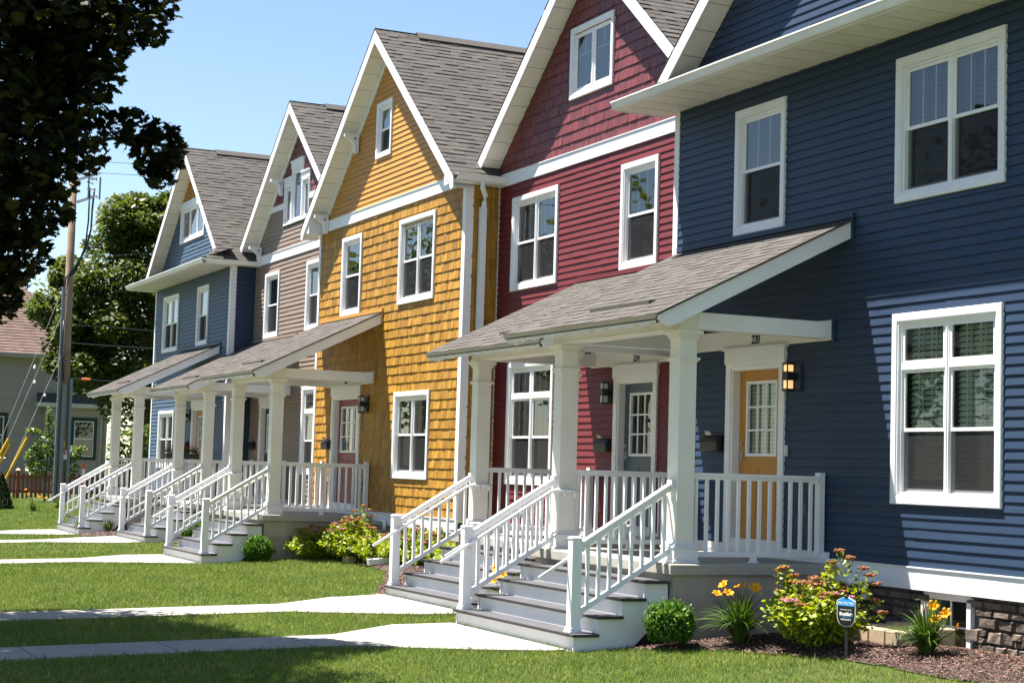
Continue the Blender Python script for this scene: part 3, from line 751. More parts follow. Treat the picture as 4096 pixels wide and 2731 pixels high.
# --- red house
R = thing('townhouse', (-22.73, D2, 0.2), 'barn red house with shake gable and number 224, beside the nearest navy house', 'house', 'townhouses in the row')
holes = []
holes.append(make_window(R, -25.585, -23.895, 1.60, 3.575, D2, 2, 0.40))
holes.append(make_window(R, -25.585, -23.895, 4.757, 6.312, D2, 2))
holes.append(make_window(R, -21.845, -20.757, 4.757, 6.308, D2, 1))
gh = [make_window(R, -23.60, -22.195, 7.578, 8.707, D2, 2, 0, 'grid')]
holes.append(make_door(R, -21.91, -20.655, D2, DOOR_B))
m = MB(); lap_wall(m, -26.17, -19.28, 0.955, 6.56, front(D2), holes); m.build('wall', RED, R)
m = MB(); shake_wall(m, -26.3, -19.1, 6.75, 9.8, front(D2), gh, gclip(-22.73)); m.build('gable_wall', SHAKE_R, R)
gable_roof(R, -22.73, 3.43, D2)
band(R, 'band_board', -26.17, -19.28, 6.555, 6.752, D2); band(R, 'skirt_board', -26.17, -19.28, 0.735, 0.955, D2)
m = MB(); m.box(-26.17, -26.13, D2-0.02, D2, 0.955, 6.55); m.build('corner_board', WHITE, R)
foundation(R, -26.17, -19.28, D2); house_number(R, '224', -21.25, D2, 3.462)

# --- yellow house
Yh = thing('townhouse', (-29.95, D1, 0.2), 'mustard yellow shingled house with a steep gable and dark red door', 'house', 'townhouses in the row')
holes = []
holes.append(make_window(Yh, -29.162, -27.452, 4.757, 6.314, D1, 2))
holes.append(make_window(Yh, -32.277, -31.150, 4.757, 6.320, D1, 1))
holes.append(make_window(Yh, -29.163, -27.480, 1.620, 3.172, D1, 2))
gh = [make_window(Yh, -30.565, -29.757, 7.648, 8.722, D1, 1, w=0.09)]
holes.append(make_door(Yh, -32.58, -30.93, D1, DOOR_R))
m = MB(); shake_wall(m, -33.63, -26.27, 0.985, 6.575, front(D1), holes); m.build('wall', SHAKE_Y, Yh)
m = MB(); lap_wall(m, -33.8, -26.1, 6.78, 9.8, front(D1), gh, gclip(-29.95)); m.build('gable_wall', GOLD, Yh)
m = MB(); shake_wall(m, D1+0.1, D2, 0.985, 6.56, sideX(-26.17), wmin=0.15, wmax=0.3); m.build('side_wall', SHAKE_Y, Yh)
gable_roof(Yh, -29.95, 3.78, D1, frieze=True, brackets=((3.28, 6.90), (1.62, 8.30)), tailbox=True)
m = MB(); corner_board(m, -26.17, D1, 0.985, 6.56, 1, 0.12); m.build('corner_board', WHITE, Yh)
m = MB(); corner_board(m, -33.73, D1, 0.985, 6.56, -1, 0.09); m.build('corner_board', WHITE, Yh)
band(Yh, 'band_board', -33.73, -26.17, 6.575, 6.78, D1); band(Yh, 'skirt_board', -33.73, -26.15, 0.77, 0.985, D1)
m = MB(); gutter(m, (-25.84, D1-OH+0.02, 6.70), (-25.84, D2-0.02, 6.70), 'y', (1, 0)); m.box(-26.17, -25.95, D1-OH+0.03, D2-0.02, 6.575, 6.60); m.build('gutter', GUTTER, Yh)
m = MB(); x = -25.96; y = D1+0.26
m.tube([(-25.90, y-0.10, 6.60), (-25.90, y-0.10, 6.50), (-26.00, y, 6.38), (-26.08, y+0.02, 6.28), (-26.10, y+0.02, 6.15)], 0.045, 10)
m.box(-26.14, -26.05, y-0.05, y+0.06, 0.75, 6.2)
for k in range(3): m.box(-26.052, -26.046, y-0.04+k*0.035, y-0.03+k*0.035, 0.8, 6.1)
m.build('downspout', ALU, Yh)
m = MB(); m.box(-26.16, -26.04, y-0.07, y+0.08, 3.0, 3.03); m.build('downspout_strap', ALU, Yh)
foundation(Yh, -33.73, -26.19, D1, 0.77); vent_pipe(Yh, -29.3, D1, 0.80); house_number(Yh, '228', -31.75, D1, 3.462)

# --- tan house
Th = thing('townhouse', (-37.04, D2, 0.2), 'taupe house with a red fish-scale gable peak and stepped three-part window', 'house', 'townhouses in the row')
holes = []
holes.append(make_window(Th, -39.450, -38.332, 4.762, 6.308, D2, 1))
holes.append(make_window(Th, -36.335, -34.64, 4.762, 6.308, D2, 2))
holes.append(make_window(Th, -36.335, -34.64, 1.60, 3.53, D2, 2, 0.40))
holes.append(make_door(Th, -39.50, -38.25, D2, DOOR_N))
m = MB(); lap_wall(m, -40.35, -33.70, 0.955, 6.56, front(D2), holes)
gh = [(-38.20, -36.36, 7.31, 8.23), (-37.69, -36.87, 8.0, 8.6)]
lap_wall(m, -40.4, -33.6, 6.765, 7.74, front(D2), gh, gclip(-37.04)); m.build('wall', TAN, Th)
m = MB(); shake_wall(m, -40.2, -33.9, 7.87, 9.8, front(D2), gh, gclip(-37.04), h=0.15, scallop=True); m.build('gable_wall', SHAKE_R, Th)
gable_roof(Th, -37.04, 3.31, D2, frieze=True, brackets=((2.85, 7.00), (1.32, 8.42)))
band(Th, 'band_board', -40.35, -33.70, 6.555, 6.765, D2)
m = MB(); m.box(-39.35, -38.2, D2-0.03, D2+0.003, 7.735, 7.87); m.build('gable_band', ALU, Th)
m = MB(); m.box(-36.36, -34.75, D2-0.03, D2+0.003, 7.735, 7.87); m.build('gable_band', ALU, Th)
band(Th, 'skirt_board', -40.35, -33.70, 0.735, 0.955, D2)
make_window(Th, -38.205, -37.655, 7.31, 8.24, D2, 1, 0, 'plain', w=0.06, blind=False)
make_window(Th, -37.665, -36.895, 7.312, 8.58, D2, 1, 0, 'plain', w=0.06, blind=False)
make_window(Th, -36.905, -36.355, 7.31, 8.24, D2, 1, 0, 'plain', w=0.06, blind=False)
m = MB()
for a, b, z in ((-38.22, -37.66, 8.24), (-37.72, -36.84, 8.58), (-36.90, -36.34, 8.24)):
    m = MB(); m.box(a, b, D2-0.045, D2, z, z+0.15); m.box(a-0.04, b+0.04, D2-0.07, D2, z+0.15, z+0.18); m.build('window_head', WHITE, Th)
foundation(Th, -40.35, -33.7, D2)

# --- far slate blue house
Fh = thing('townhouse', (-44.18, D1, 0.2), 'slate blue house with an orange-boarded gable peak, farthest in the row', 'house', 'townhouses in the row')
holes = []
holes.append(make_window(Fh, -47.02, -45.335, 4.755, 6.300, D1, 2))
holes.append(make_window(Fh, -43.405, -42.315, 4.760, 6.288, D1, 1))
holes.append(make_window(Fh, -47.04, -45.35, 1.61, 3.162, D1, 2))
holes.append(make_door(Fh, -43.50, -42.25, D1, DOOR_O))
gh = [make_window(Fh, -45.50, -43.05, 7.61, 8.60, D1, 3, 0, 'grid')]
m = MB(); lap_wall(m, -47.93, -40.44, 0.955, 6.57, front(D1), holes); lap_wall(m, -48.02, -40.3, 6.63, 8.56, front(D1), gh, gclip(-44.18)); m.build('wall', BLUE2, Fh)
m = MB(); lap_wall(m, D1+0.1, D2, 0.955, 6.57, sideX(-40.35)); m.build('side_wall', BLUE, Fh)
m = MB(); lap_wall(m, D1+0.1, D1+9, 0.955, 7.1, sideXn(-48.02)); m.build('side_wall', BLUE, Fh)
m = MB(); u = -45.6                                               # board and batten peak
cl = gclip(-44.18)
z = 8.70; lo, hi = cl(z); m.face([(lo, D1-0.004, z), (hi, D1-0.004, z), (-44.18, D1-0.004, 9.79)])
x = lo
while x < hi:
    zt = 9.78-PITCH*abs(x-(-44.18))
    if zt > z: m.box(x-0.018, x+0.018, D1-0.022, D1-0.003, z, zt)
    x += 0.155
m.build('gable_wall', GOLD, Fh)
m = MB(); lo, hi = cl(8.56); m.box(lo, hi, D1-0.045, D1, 8.56, 8.71); m.build('gable_band', ALU, Fh)
gable_roof(Fh, -44.18, 3.83, D1, fe=3.82)
m = MB(); corner_board(m, -48.02, D1, 0.955, 6.565, -1, 0.09); m.build('corner_board', WHITE, Fh)
m = MB(); corner_board(m, -40.35, D1, 0.955, 6.565, 1, 0.12); m.build('corner_board', WHITE, Fh)
pent(Fh, -48.32, -40.17, D1)
m = MB(); gutter(m, (-40.06, 10.475, 6.667), (-40.06, D2-0.02, 6.667), 'y', (1, 0)); m.build('side_gutter', GUTTER, Fh)
m = MB(); m.face([(-40.35, D1, 6.56), (-40.15, D1, 6.56), (-40.15, D2, 6.56), (-40.35, D2, 6.56)]); m.build('side_soffit', SOFFIT, Fh)
m = MB(); sl = math.hypot(1, PITCH)
shingle_plane(m, (-40.06, 10.50, 6.67), (0, 1, 0), Vector((-1, 0, PITCH)).normalized(), 0.5, 0.45, ulim=lambda v: (min(v*0.9, 0.45), 0.5)); m.build('hip_roof', ROOF, Fh)
band(Fh, 'skirt_board', -48.02, -40.35, 0.735, 0.955, D1); foundation(Fh, -48.02, -40.37, D1)
for hh, (k, u) in zip((H, R, Yh, Th, Fh), (('near', 0), ('red', 0), ('yel', 0), ('tan', 0), ('far', 0))):
    rl, rr, cl_, cr, y0 = UNITS[k]; ledger(hh, cl_-0.23, cr+0.02, y0)

# ------------------------------------------------------------------ porches
def baluster_run(mb_rail, bal, a, b, z0a, z0b, hgt, sp=0.125, sq=0.034):
    """a,b points (x,y); rail bottoms at z0a,z0b"""
    a, b = Vector((*a, 0)), Vector((*b, 0)); L = (b-a).length; d = (b-a)/L; n = int(L/sp)
    for i in range(n):
        t = (i+0.5)/n; p = a+d*L*t; z = z0a+(z0b-z0a)*t
        bal.append((p.x, p.y, z, z+hgt))
def add_balusters(parent, lst, sq=0.034):
    for x, y, za, zb in lst:
        m = MB(); m.box(x-sq/2, x+sq/2, y-sq/2, y+sq/2, za, zb); m.build('baluster', WHITE2, parent)
def porch(key, label, stairlabel):
    rl, rr, cl, cr, Y0 = UNITS[key]
    T = thing('porch', ((rl+rr)/2, Y0-1.2, 0), label, 'porch', 'white porches along the row')
    yE, zE, zW = Y0-2.45, 3.485, 4.69; slope = (zW-zE)/(Y0-yE); V = Vector((0, 1, slope)).normalized(); L = math.hypot(Y0-yE, zW-zE)
    # roof
    m = MB(); shingle_plane(m, (rl, yE-0.015, zE), (1, 0, 0), V, rr-rl, L, wmin=0.12, wmax=0.34, thick=(0.005, 0.006, 0.010, 0.011))
    roof = m.build('porch_roof', ROOF, T)
    m = MB(); zt = lambda y, o=0: zW-slope*(Y0-y)-o
    m.prism([(yE, zt(yE, 0.008)), (Y0, zt(Y0, 0.008)), (Y0, zt(Y0, 0.06)), (yE, zt(yE, 0.06))], 'x', rl+0.025, rr-0.025); m.build('roof_deck', SOFFIT, roof)
    m = MB(); m.box(rl, rr, yE-0.022, yE-0.001, zE-0.050, zE+0.004); m.box(rl, rr, yE-0.0215, yE+0.06, zE+0.0, zE+0.0035); m.build('drip_edge', DRIP, roof)
    for X, s in ((rr, 1), (rl, -1)):
        m = MB()
        A = [(yE+0.0, zt(yE, 0.012)), (Y0-0.005, zt(Y0, 0.012)), (Y0-0.005, zt(Y0, 0.20)), (yE+0.30, zt(yE+0.30, 0.205)), (yE+0.16, zt(yE, 0.12)), (yE+0.06, zt(yE, 0.085)), (yE, zt(yE, 0.05))]
        m.prism(A, 'x', X-0.022 if s > 0 else X, X if s > 0 else X+0.022)
        m.build('rake_board', WHITE, roof)
    for X, s in ((rr, 1), (rl, -1)):
        m = MB()
        A = [(yE-0.02, zt(yE-0.02, -0.014)), (Y0, zt(Y0, -0.014)), (Y0, zt(Y0, 0.011)), (yE-0.02, zt(yE-0.02, 0.011))]
        m.prism(A, 'x', X-0.005, X+0.02*s); m.build('roof_edge', ROOFDARK, roof)
    m = MB(); m.box(rr-0.0, rr+0.045, Y0-0.035, Y0-0.012, zt(Y0, 0.23), zt(Y0, -0.015)); m.box(rl, rr+0.045, Y0-0.045, Y0-0.012, zt(Y0, -0.01), zt(Y0, -0.07))
    m.build('wall_flashing', MATS[{'near': 'navy_vinyl', 'red': 'barn_red_vinyl', 'yel': 'gold_vinyl', 'tan': 'taupe_vinyl', 'far': 'slate_blue_vinyl'}[key]], roof)
    m = MB()                                                     # wavy vinyl ceiling that shows as scallops along the eave
    per = 0.33; n = int((rr-rl)/per*14); xs = [rl+0.03+(rr-rl-0.06)*i/n for i in range(n+1)]
    def wave(x):
        t = ((x-rl)/per) % 1.0
        return 0.046*math.sin(math.pi*t)**0.8
    ys = [yE+0.0, yE+0.5, Y0-0.02]
    for i in range(n):
        for ya, yb in zip(ys[:-1], ys[1:]):
            m.face([(xs[i], ya, zt(ya, 0.068)-wave(xs[i])), (xs[i+1], ya, zt(ya, 0.068)-wave(xs[i+1])), (xs[i+1], yb, zt(yb, 0.068)-wave(xs[i+1])), (xs[i], yb, zt(yb, 0.068)-wave(xs[i]))])
        m.face([(xs[i], yE, zE-0.048), (xs[i+1], yE, zE-0.048), (xs[i+1], yE, zt(yE, 0.068)-wave(xs[i+1])), (xs[i], yE, zt(yE, 0.068)-wave(xs[i]))])
    m.build('porch_ceiling', CREAM, roof)
    m = MB(); xd = (cl+cr)/2+0.3; dv = 0.36; yd = yE+dv; wd = 0.62 if key in ('near',) else 0.55   # rain diverter above the steps
    for q0, q1 in (((xd-wd-0.15, yd), (xd+wd, yd)),):
        zb = zt(yd)
        m.hexa([(q0[0], yd, zb), (q1[0], yd, zb), (q1[0], yd+0.09, zb+0.05), (q0[0], yd+0.09, zb+0.05), (q0[0], yd-0.002, zb+0.055), (q1[0], yd-0.002, zb+0.055), (q1[0], yd+0.088, zb+0.062), (q0[0], yd+0.088, zb+0.062)])
    m.build('rain_diverter', ROOFDARK, roof)
    # beams
    yc = Y0-1.96; m = MB(); cw = 0.21
    m.box(cl-cw-0.03, cr+0.02, yc-0.01, yc+cw+0.0, 3.385, 3.60)
    m.box(cl-cw-0.035, cr+0.025, yc-0.016, yc+cw+0.006, 3.375, 3.40); beam = m.build('front_beam', CREAM, T, bevel=0.003)
    for xa, xb in ((cr+0.02-0.16, cr+0.019), (cl-cw-0.029, cl-cw+0.13)):
        A = [(yc+cw+0.001, 3.39), (Y0-0.036, 3.39), (Y0-0.036, 3.572), (yc+cw+0.25, 3.572), (yc+cw+0.001, min(3.572, zt(yc+cw, 0.08)))]
        m = MB(); m.prism(A, 'x', xa, xb); m.build('side_beam', WHITE, T, bevel=0.003)
    m = MB(); m.box(cr-0.03, cr+0.075, Y0-0.034, Y0-0.013, 3.35, 3.62); m.build('beam_plate', MATS[{'near': 'navy_vinyl', 'red': 'barn_red_vinyl', 'yel': 'gold_vinyl', 'tan': 'taupe_vinyl', 'far': 'slate_blue_vinyl'}[key]], T)
    # columns
    zf = 0.905
    for xr in (cl, cr):
        x0, x1, y0, y1 = xr-cw, xr, yc, yc+cw
        m = MB(); m.box(x0, x1, y0, y1, zf+0.2, 3.32); col = m.build('column', CREAM, T, bevel=0.004)
        m = MB()
        for o, za, zb in ((0.055, zf, zf+0.03), (0.042, zf+0.03, zf+0.15), (0.050, zf+0.15, zf+0.172), (0.034, zf+0.172, zf+0.19), (0.016, zf+0.19, zf+0.215)):
            m.box(x0-o, x1+o, y0-o, y1+o, za, zb)
        m.build('column_base', WHITE, col, bevel=0.006)
        m = MB()
        for o, za, zb in ((0.014, 3.275, 3.30), (0.028, 3.30, 3.325), (0.050, 3.325, 3.375)): m.box(x0-o, x1+o, y0-o, y1+o, za, zb)
        m.build('column_cap', CREAM, col, bevel=0.005)
        m = MB(); m.box(x0-0.012, x1+0.012, y0-0.012, y1+0.012, 3.035, 3.055); m.box(x0-0.028, x1+0.028, y0-0.028, y1+0.028, 3.055, 3.083); m.build('column_band', CREAM, col, bevel=0.004)
    # floor slab and its wall
    sx0, sx1, sy = cl-0.42, cr+0.20, Y0-2.13
    m = MB(); m.box(sx0, sx1, sy, Y0-0.015, 0.785, 0.905); m.build('porch_floor', CONC, T, bevel=0.012)
    m = MB(); m.box(sx0+0.05, sx1-0.05, sy+0.06, Y0-0.02, -0.1, 0.785)
    for yy in (sy+0.75, sy+1.45): m.box(sx1-0.052, sx1-0.046, yy-0.004, yy+0.004, -0.1, 0.78)
    m.build('porch_foundation', CONCD, T)
    # steps
    xl, xr = cl-0.15, cr+0.13; yn = [Y0-3.22, Y0-2.945, Y0-2.665, Y0-2.40]; zt_ = [0.185, 0.365, 0.545, 0.725]
    st = MB(); zr0 = -0.01
    gr = gz(Y0-3.2)
    yn2 = yn+[sy]
    for i in range(4):
        zlo = (gr-0.03) if i == 0 else zt_[i-1]
        st.box(xl+0.03, xr-0.07, yn[i]+0.038, yn[i]+0.055, zlo, zt_[i]-0.03)
    flight = st.build('steps', WHITE, T)
    for X in (xr-0.07, xl+0.0):                                   # notched stringers
        A = [(yn[0]+0.028, gr-0.05)]
        for i in range(4):
            A += [(yn[i]+0.028, zt_[i]-0.03), (yn2[i+1]+0.027, zt_[i]-0.03)]
        A += [(sy+0.04, 0.42), (yn[0]+0.62, gr-0.05)]
        st = MB(); st.prism(A, 'x', X, X+0.03); st.build('stringer', WHITE, flight)
    for i in range(4):
        m = MB(); m.box(xl-0.03, xr+0.0, yn[i], yn2[i+1]+0.028, zt_[i]-0.028, zt_[i], 0); 
        o = m.build('tread', TREAD, flight)
        e = MB(); e.box(xl-0.032, xr+0.003, yn[i]-0.003, yn[i]+0.02, zt_[i]-0.030, zt_[i]-0.004); e.box(xr, xr+0.003, yn[i]+0.02, yn2[i+1]+0.028, zt_[i]-0.03, zt_[i]-0.004)
        # the dark edge belongs to the tread: joined into one mesh below the tread surface
        e.build('tread_edge', TREADE, flight)
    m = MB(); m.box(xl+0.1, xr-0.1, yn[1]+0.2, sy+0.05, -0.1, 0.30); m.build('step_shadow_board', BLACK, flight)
    # stair rails
    ynew = Y0-3.10; xs_ = (cl-0.115, cr-0.105)
    for si, X in enumerate(xs_):
        m = MB(); m.box(X-0.055, X+0.055, ynew-0.055, ynew+0.055, 0.185, 1.14)
        m.box(X-0.062, X+0.062, ynew-0.062, ynew+0.062, 1.14, 1.155); m.prism([(X-0.062, 1.155), (X+0.062, 1.155), (X, 1.168)], 'y', ynew-0.062, ynew+0.062)
        m.box(X-0.075, X+0.075, ynew-0.075, ynew+0.075, 0.186, 0.20); m.box(X-0.066, X+0.066, ynew-0.066, ynew+0.066, 0.20, 0.23)
        newel = m.build('newel_post', WHITE2, T, bevel=0.003)
        rail = MB(); ya, yb = ynew+0.055, yc-0.0; za, zb = 1.085, 1.74
        rail.beam((X, ya, za), (X, yb, zb), 0.085, 0.028); rail.beam((X, ya, za-0.035), (X, yb, zb-0.035), 0.045, 0.05)
        rail.beam((X, ya, za-0.70), (X, yb, zb-0.70), 0.04, 0.055)
        for yy, zz in ((ya+0.012, za-0.02), (yb-0.02, zb-0.02), (ya+0.012, za-0.70), (yb-0.02, zb-0.70)): rail.box(X-0.05, X+0.05, yy-0.018, yy+0.018, zz-0.055, zz+0.055)
        ro = rail.build('stair_rail', WHITE2, T)
        bal = []; baluster_run(None, bal, (X, ya+0.03), (X, yb-0.03), za-0.685, zb-0.685, 0.64, 0.118); add_balusters(ro, bal)
        h = MB(); xi = X+0.085 if si == 0 else X-0.085; sl_ = (zb-za)/(yb-ya)
        ye = ynew-0.36; ztop = lambda y: za-0.10+sl_*(y-ya)
        pth = [(xi, ye, ztop(ye)), (xi, yc-0.10, ztop(yc-0.10)), (xi, yc-0.03, ztop(yc-0.06)), (xi+(0.07 if si == 0 else -0.07), yc+0.05, ztop(yc-0.06)), (xi+(0.08 if si == 0 else -0.08), yc+0.24, ztop(yc-0.06))]
        h.tube(pth, 0.020, 8)
        for yy in (ynew, yc-0.5): h.box(min(X, xi), max(X, xi), yy-0.008, yy+0.008, ztop(yy)-0.07, ztop(yy)-0.05); h.box(xi-0.01, xi+0.01, yy-0.008, yy+0.008, ztop(yy)-0.07, ztop(yy)-0.015)
        for yy in (yc+0.05, yc+0.19):
            xb_ = xi+(0.08 if si == 0 else -0.08); h.box(xb_-0.012, xb_+0.012, yy-0.012, yy+0.012, ztop(yc)-0.11, ztop(yc)-0.02)
        h.build('grab_rail', WHITE2, T, smooth=True)
    # side rails from column to wall
    for X in (cr-0.105, cl-0.105):
        ya, yb = yc+cw, Y0-0.10; m = MB()
        m.box(X-0.045, X+0.045, ya, yb, 1.83, 1.86); m.box(X-0.024, X+0.024, ya, yb, 1.79, 1.83)
        m.box(X-0.022, X+0.022, ya, yb, 0.965, 1.02); m.box(X-0.045, X+0.045, yb, Y0-0.03, 0.91, 1.90)
        ym = (ya+yb)/2; m.box(X-0.025, X+0.025, ym-0.03, ym+0.03, 0.905, 0.965); m.box(X-0.04, X+0.04, ym-0.045, ym+0.045, 0.905, 0.92)
        for yy in (ya+0.012, yb-0.012): m.box(X-0.05, X+0.05, yy-0.012, yy+0.012, 0.955, 1.035); m.box(X-0.05, X+0.05, yy-0.012, yy+0.012, 1.775, 1.862)
        ro = m.build('side_rail', WHITE2, T)
        bal = []; baluster_run(None, bal, (X, ya+0.02), (X, yb-0.02), 1.02, 1.02, 0.77); add_balusters(ro, bal)
    return T
porch('near', 'white-columned porch with steps in front of the orange door 220, nearest the camera', '')
porch('red', 'white-columned porch with steps before the slate door 224, second nearest the camera', '')
porch('yel', 'white-columned porch with steps in front of the yellow shingled house', '')
porch('tan', 'white-columned porch with steps in front of the taupe house, second from the far end', '')
porch('far', 'white-columned porch with steps at the far end of the row, before the slate blue house', '')

# ------------------------------------------------------------------ lamps, mailboxes, bells
def wall_lamp(x, Y, label, lit=False):
    T = thing('wall_lamp', (x, Y, 3.0), label, 'wall lamp', 'porch wall lamps'); z0, z1 = 2.82, 3.15
    m = MB(); m.box(x-0.03, x+0.14, Y-0.045, Y-0.012, z0+0.02, z1-0.02); m.build('back_plate', MATS.get('navy_vinyl') if lit else BLACK, T, bevel=0.003)
    m = MB(); a = 0.052; xc = x+0.02; yc = Y-0.125; m.box(xc-0.02, xc+0.02, yc+a, Y-0.045, z0+0.12, z0+0.2)
    for zz in ((z0, z0+0.03), (z0+0.125, z0+0.225), (z1-0.028, z1)): m.box(xc-a, xc+a, yc-a, yc+a, *zz)
    for sx in (-1, 1):
        for sy in (-1, 1): m.box(xc+sx*a-0.008*sx-0.006, xc+sx*a-0.008*sx+0.006, yc+sy*a-0.008*sy-0.006, yc+sy*a-0.008*sy+0.006, z0, z1)
    m.build('lamp_body', BLACK, T)
    for za, zb in ((z0+0.03, z0+0.125), (z0+0.225, z1-0.028)):
        m = MB(); q = a-0.012; m.box(xc-q, xc+q, yc-q, yc+q, za, zb); m.build('lamp_glass', LAMP_ON if lit else LAMP_OFF, T)
    return T
def mailbox(x, Y, label):
    T = thing('mailbox', (x, Y, 2.2), label, 'mailbox', 'black mailboxes by the doors')
    m = MB(); w2 = 0.19; A = [(Y-0.02, 2.14), (Y-0.115, 2.14), (Y-0.12, 2.25), (Y-0.08, 2.30), (Y-0.02, 2.32)]
    m.prism(A, 'x', x-w2, x+w2); m.build('box_body', BLACK, T, bevel=0.006)
    m = MB(); A = [(Y-0.02, 2.322), (Y-0.083, 2.304), (Y-0.135, 2.248), (Y-0.135, 2.238), (Y-0.08, 2.312), (Y-0.02, 2.332)]; m.prism(A, 'x', x-w2-0.008, x+w2+0.008); m.build('box_lid', BLACK, T)
    m = MB(); m.hexa([(x-0.06, Y-0.11, 2.33), (x+0.06, Y-0.11, 2.33), (x+0.06, Y-0.06, 2.335), (x-0.06, Y-0.06, 2.335), (x-0.06, Y-0.14, 2.375), (x+0.06, Y-0.14, 2.375), (x+0.06, Y-0.135, 2.38), (x-0.06, Y-0.135, 2.38)]); m.build('lid_flap', STEEL, T)
wall_lamp(-16.47, D1, 'lit black porch lamp glowing warm yellow beside the orange door', True)
wall_lamp(-22.05, D2, 'unlit black porch lamp on the red wall left of the slate door')
wall_lamp(-30.62, D1, 'unlit black porch lamp on the yellow wall right of the dark red door')
wall_lamp(-43.75, D1, 'unlit black porch lamp on the far slate blue wall between two porch columns')
mailbox(-18.18, D1, 'black mailbox on the navy wall left of the orange door')
mailbox(-22.16, D2, 'black mailbox on the red wall left of the slate door')
mailbox(-32.72, D1, 'black mailbox on the yellow wall left of the dark red door')
mailbox(-39.95, D2, 'black mailbox on the taupe wall under its porch roof')
mailbox(-43.85, D1, 'black mailbox on the far slate blue wall below its porch lamp')
m = MB(); m.box(-16.655, -16.585, D1-0.04, D1-0.012, 2.08, 2.21); o = m.build('doorbell', plain('bell_grey', (0.5, 0.5, 0.5), 0.4), None, bevel=0.008); tag(o, 'pale grey video doorbell on the navy wall beside the orange door', 'doorbell')
m = MB(); m.box(-16.25, -16.13, D1-0.05, D1-0.012, 1.42, 1.56); m.box(-16.235, -16.145, D1-0.058, D1-0.05, 1.43, 1.55); o = m.build('outlet_box', plain('outlet_dark', (0.03, 0.04, 0.055), 0.4), None, bevel=0.006); tag(o, 'small dark outlet box low on the navy wall behind the porch rail', 'outlet box')
m = MB(); m.box(-30.72, -30.60, D1-0.06, D1-0.02, 1.42, 1.58); m.box(-30.70, -30.62, D1-0.075, D1-0.06, 1.44, 1.56); o = m.build('outlet_box', STEEL, None, bevel=0.006); tag(o, 'small grey metal outlet box low on the yellow wall behind the porch rail', 'outlet box')

# ------------------------------------------------------------------ plants
def rnd_unit(n):
    v = RNG.normal(size=(n, 3)); return v/np.linalg.norm(v, axis=1, keepdims=True)
def leaf_mesh(name, cen, size, template, mat, parent, up_bias=0.6, droop=0.0, dirs=None, jitter=0.25):
    """one leaf polygon per centre; template (k,2): x across, y along"""
    n = len(cen); t = np.asarray(template, float); k = len(t)
    nz = rnd_unit(n); nz[:, 2] = np.abs(nz[:, 2]); nz += np.array([0, 0, up_bias]); nz /= np.linalg.norm(nz, axis=1, keepdims=True)
    d = rnd_unit(n) if dirs is None else dirs + rnd_unit(n)*jitter
    d -= nz*np.sum(d*nz, 1, keepdims=True); d /= np.linalg.norm(d, axis=1, keepdims=True)+1e-9
    s = np.cross(d, nz); size = np.broadcast_to(size, (n,))
    x = t[:, 0][None, :, None]; y = t[:, 1][None, :, None]; q = -(droop*(t[:, 0]**2+t[:, 1]**2))[None, :, None]
    v = cen[:, None, :] + size[:, None, None]*(s[:, None, :]*x + d[:, None, :]*y + nz[:, None, :]*q)
    return np_mesh(name, v.reshape(-1, 3), np.arange(n*k), np.arange(n)*k, np.full(n, k), mat, parent)
OVAL = [(0, -0.5), (0.20, -0.25), (0.25, 0.05), (0.13, 0.33), (0, 0.5), (-0.13, 0.33), (-0.25, 0.05), (-0.20, -0.25)]
DIAM = [(0, -0.5), (0.28, 0.0), (0, 0.5), (-0.28, 0.0)]
_h = [(0.03, -0.42), (0.16, -0.33), (0.34, -0.40), (0.33, -0.24), (0.56, -0.14), (0.42, -0.02), (0.55, 0.16), (0.36, 0.14), (0.36, 0.30), (0.20, 0.16), (0.17, 0.33), (0.09, 0.36), (0, 0.56)]
MAPLE = _h + [(-x, y) for x, y in reversed(_h[:-1])]
def in_ellipsoid(c, r, n, shell=0.0):
    u = rnd_unit(n); rad = (shell**3 + (1-shell**3)*RNG.random(n))**(1/3)
    return np.asarray(c)+u*rad[:, None]*np.asarray(r)
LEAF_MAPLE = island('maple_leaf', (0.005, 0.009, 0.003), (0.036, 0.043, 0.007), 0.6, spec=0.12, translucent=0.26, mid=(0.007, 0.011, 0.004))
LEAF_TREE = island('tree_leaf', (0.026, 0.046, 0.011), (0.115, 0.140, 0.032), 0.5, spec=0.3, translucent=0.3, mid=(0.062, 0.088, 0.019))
LEAF_LIGHT = island('light_leaf', (0.045, 0.085, 0.015), (0.115, 0.165, 0.036), 0.5, spec=0.4, translucent=0.35)
LEAF_BOX = island('boxwood_leaf', (0.026, 0.080, 0.012), (0.105, 0.205, 0.028), 0.5, spec=0.22, translucent=0.2)
LEAF_SPIREA = island('spirea_leaf', (0.105, 0.16, 0.018), (0.36, 0.41, 0.045), 0.5, spec=0.3, translucent=0.3, mid=(0.21, 0.265, 0.027))
SPIREA_BLOOM = island('spirea_bloom', (0.21, 0.080, 0.038), (0.32, 0.145, 0.068), 0.9, spec=0.1)
SPIREA_PINK = island('spirea_pink', (0.40, 0.10, 0.15), (0.50, 0.20, 0.24), 0.9, spec=0.1)
STRAP = island('strap_leaf', (0.022, 0.055, 0.009), (0.080, 0.135, 0.024), 0.45, spec=0.35, translucent=0.2)
STRAP_PALE = island('pale_strap_leaf', (0.07, 0.12, 0.02), (0.16, 0.22, 0.055), 0.45, spec=0.4, translucent=0.2)
PETAL = island('orange_petal', (0.74, 0.25, 0.005), (0.82, 0.42, 0.012), 0.6, spec=0.2, translucent=0.25)
PETAL_RED = island('red_petal', (0.35, 0.008, 0.012), (0.6, 0.03, 0.03), 0.6, spec=0.2)
STEM = plain('green_stem', (0.07, 0.10, 0.025), 0.7, 0.2, 20)
BARK = plain('bark', (0.11, 0.085, 0.065), 0.95, 0.3, 6, 14, 0.8, 0.03)

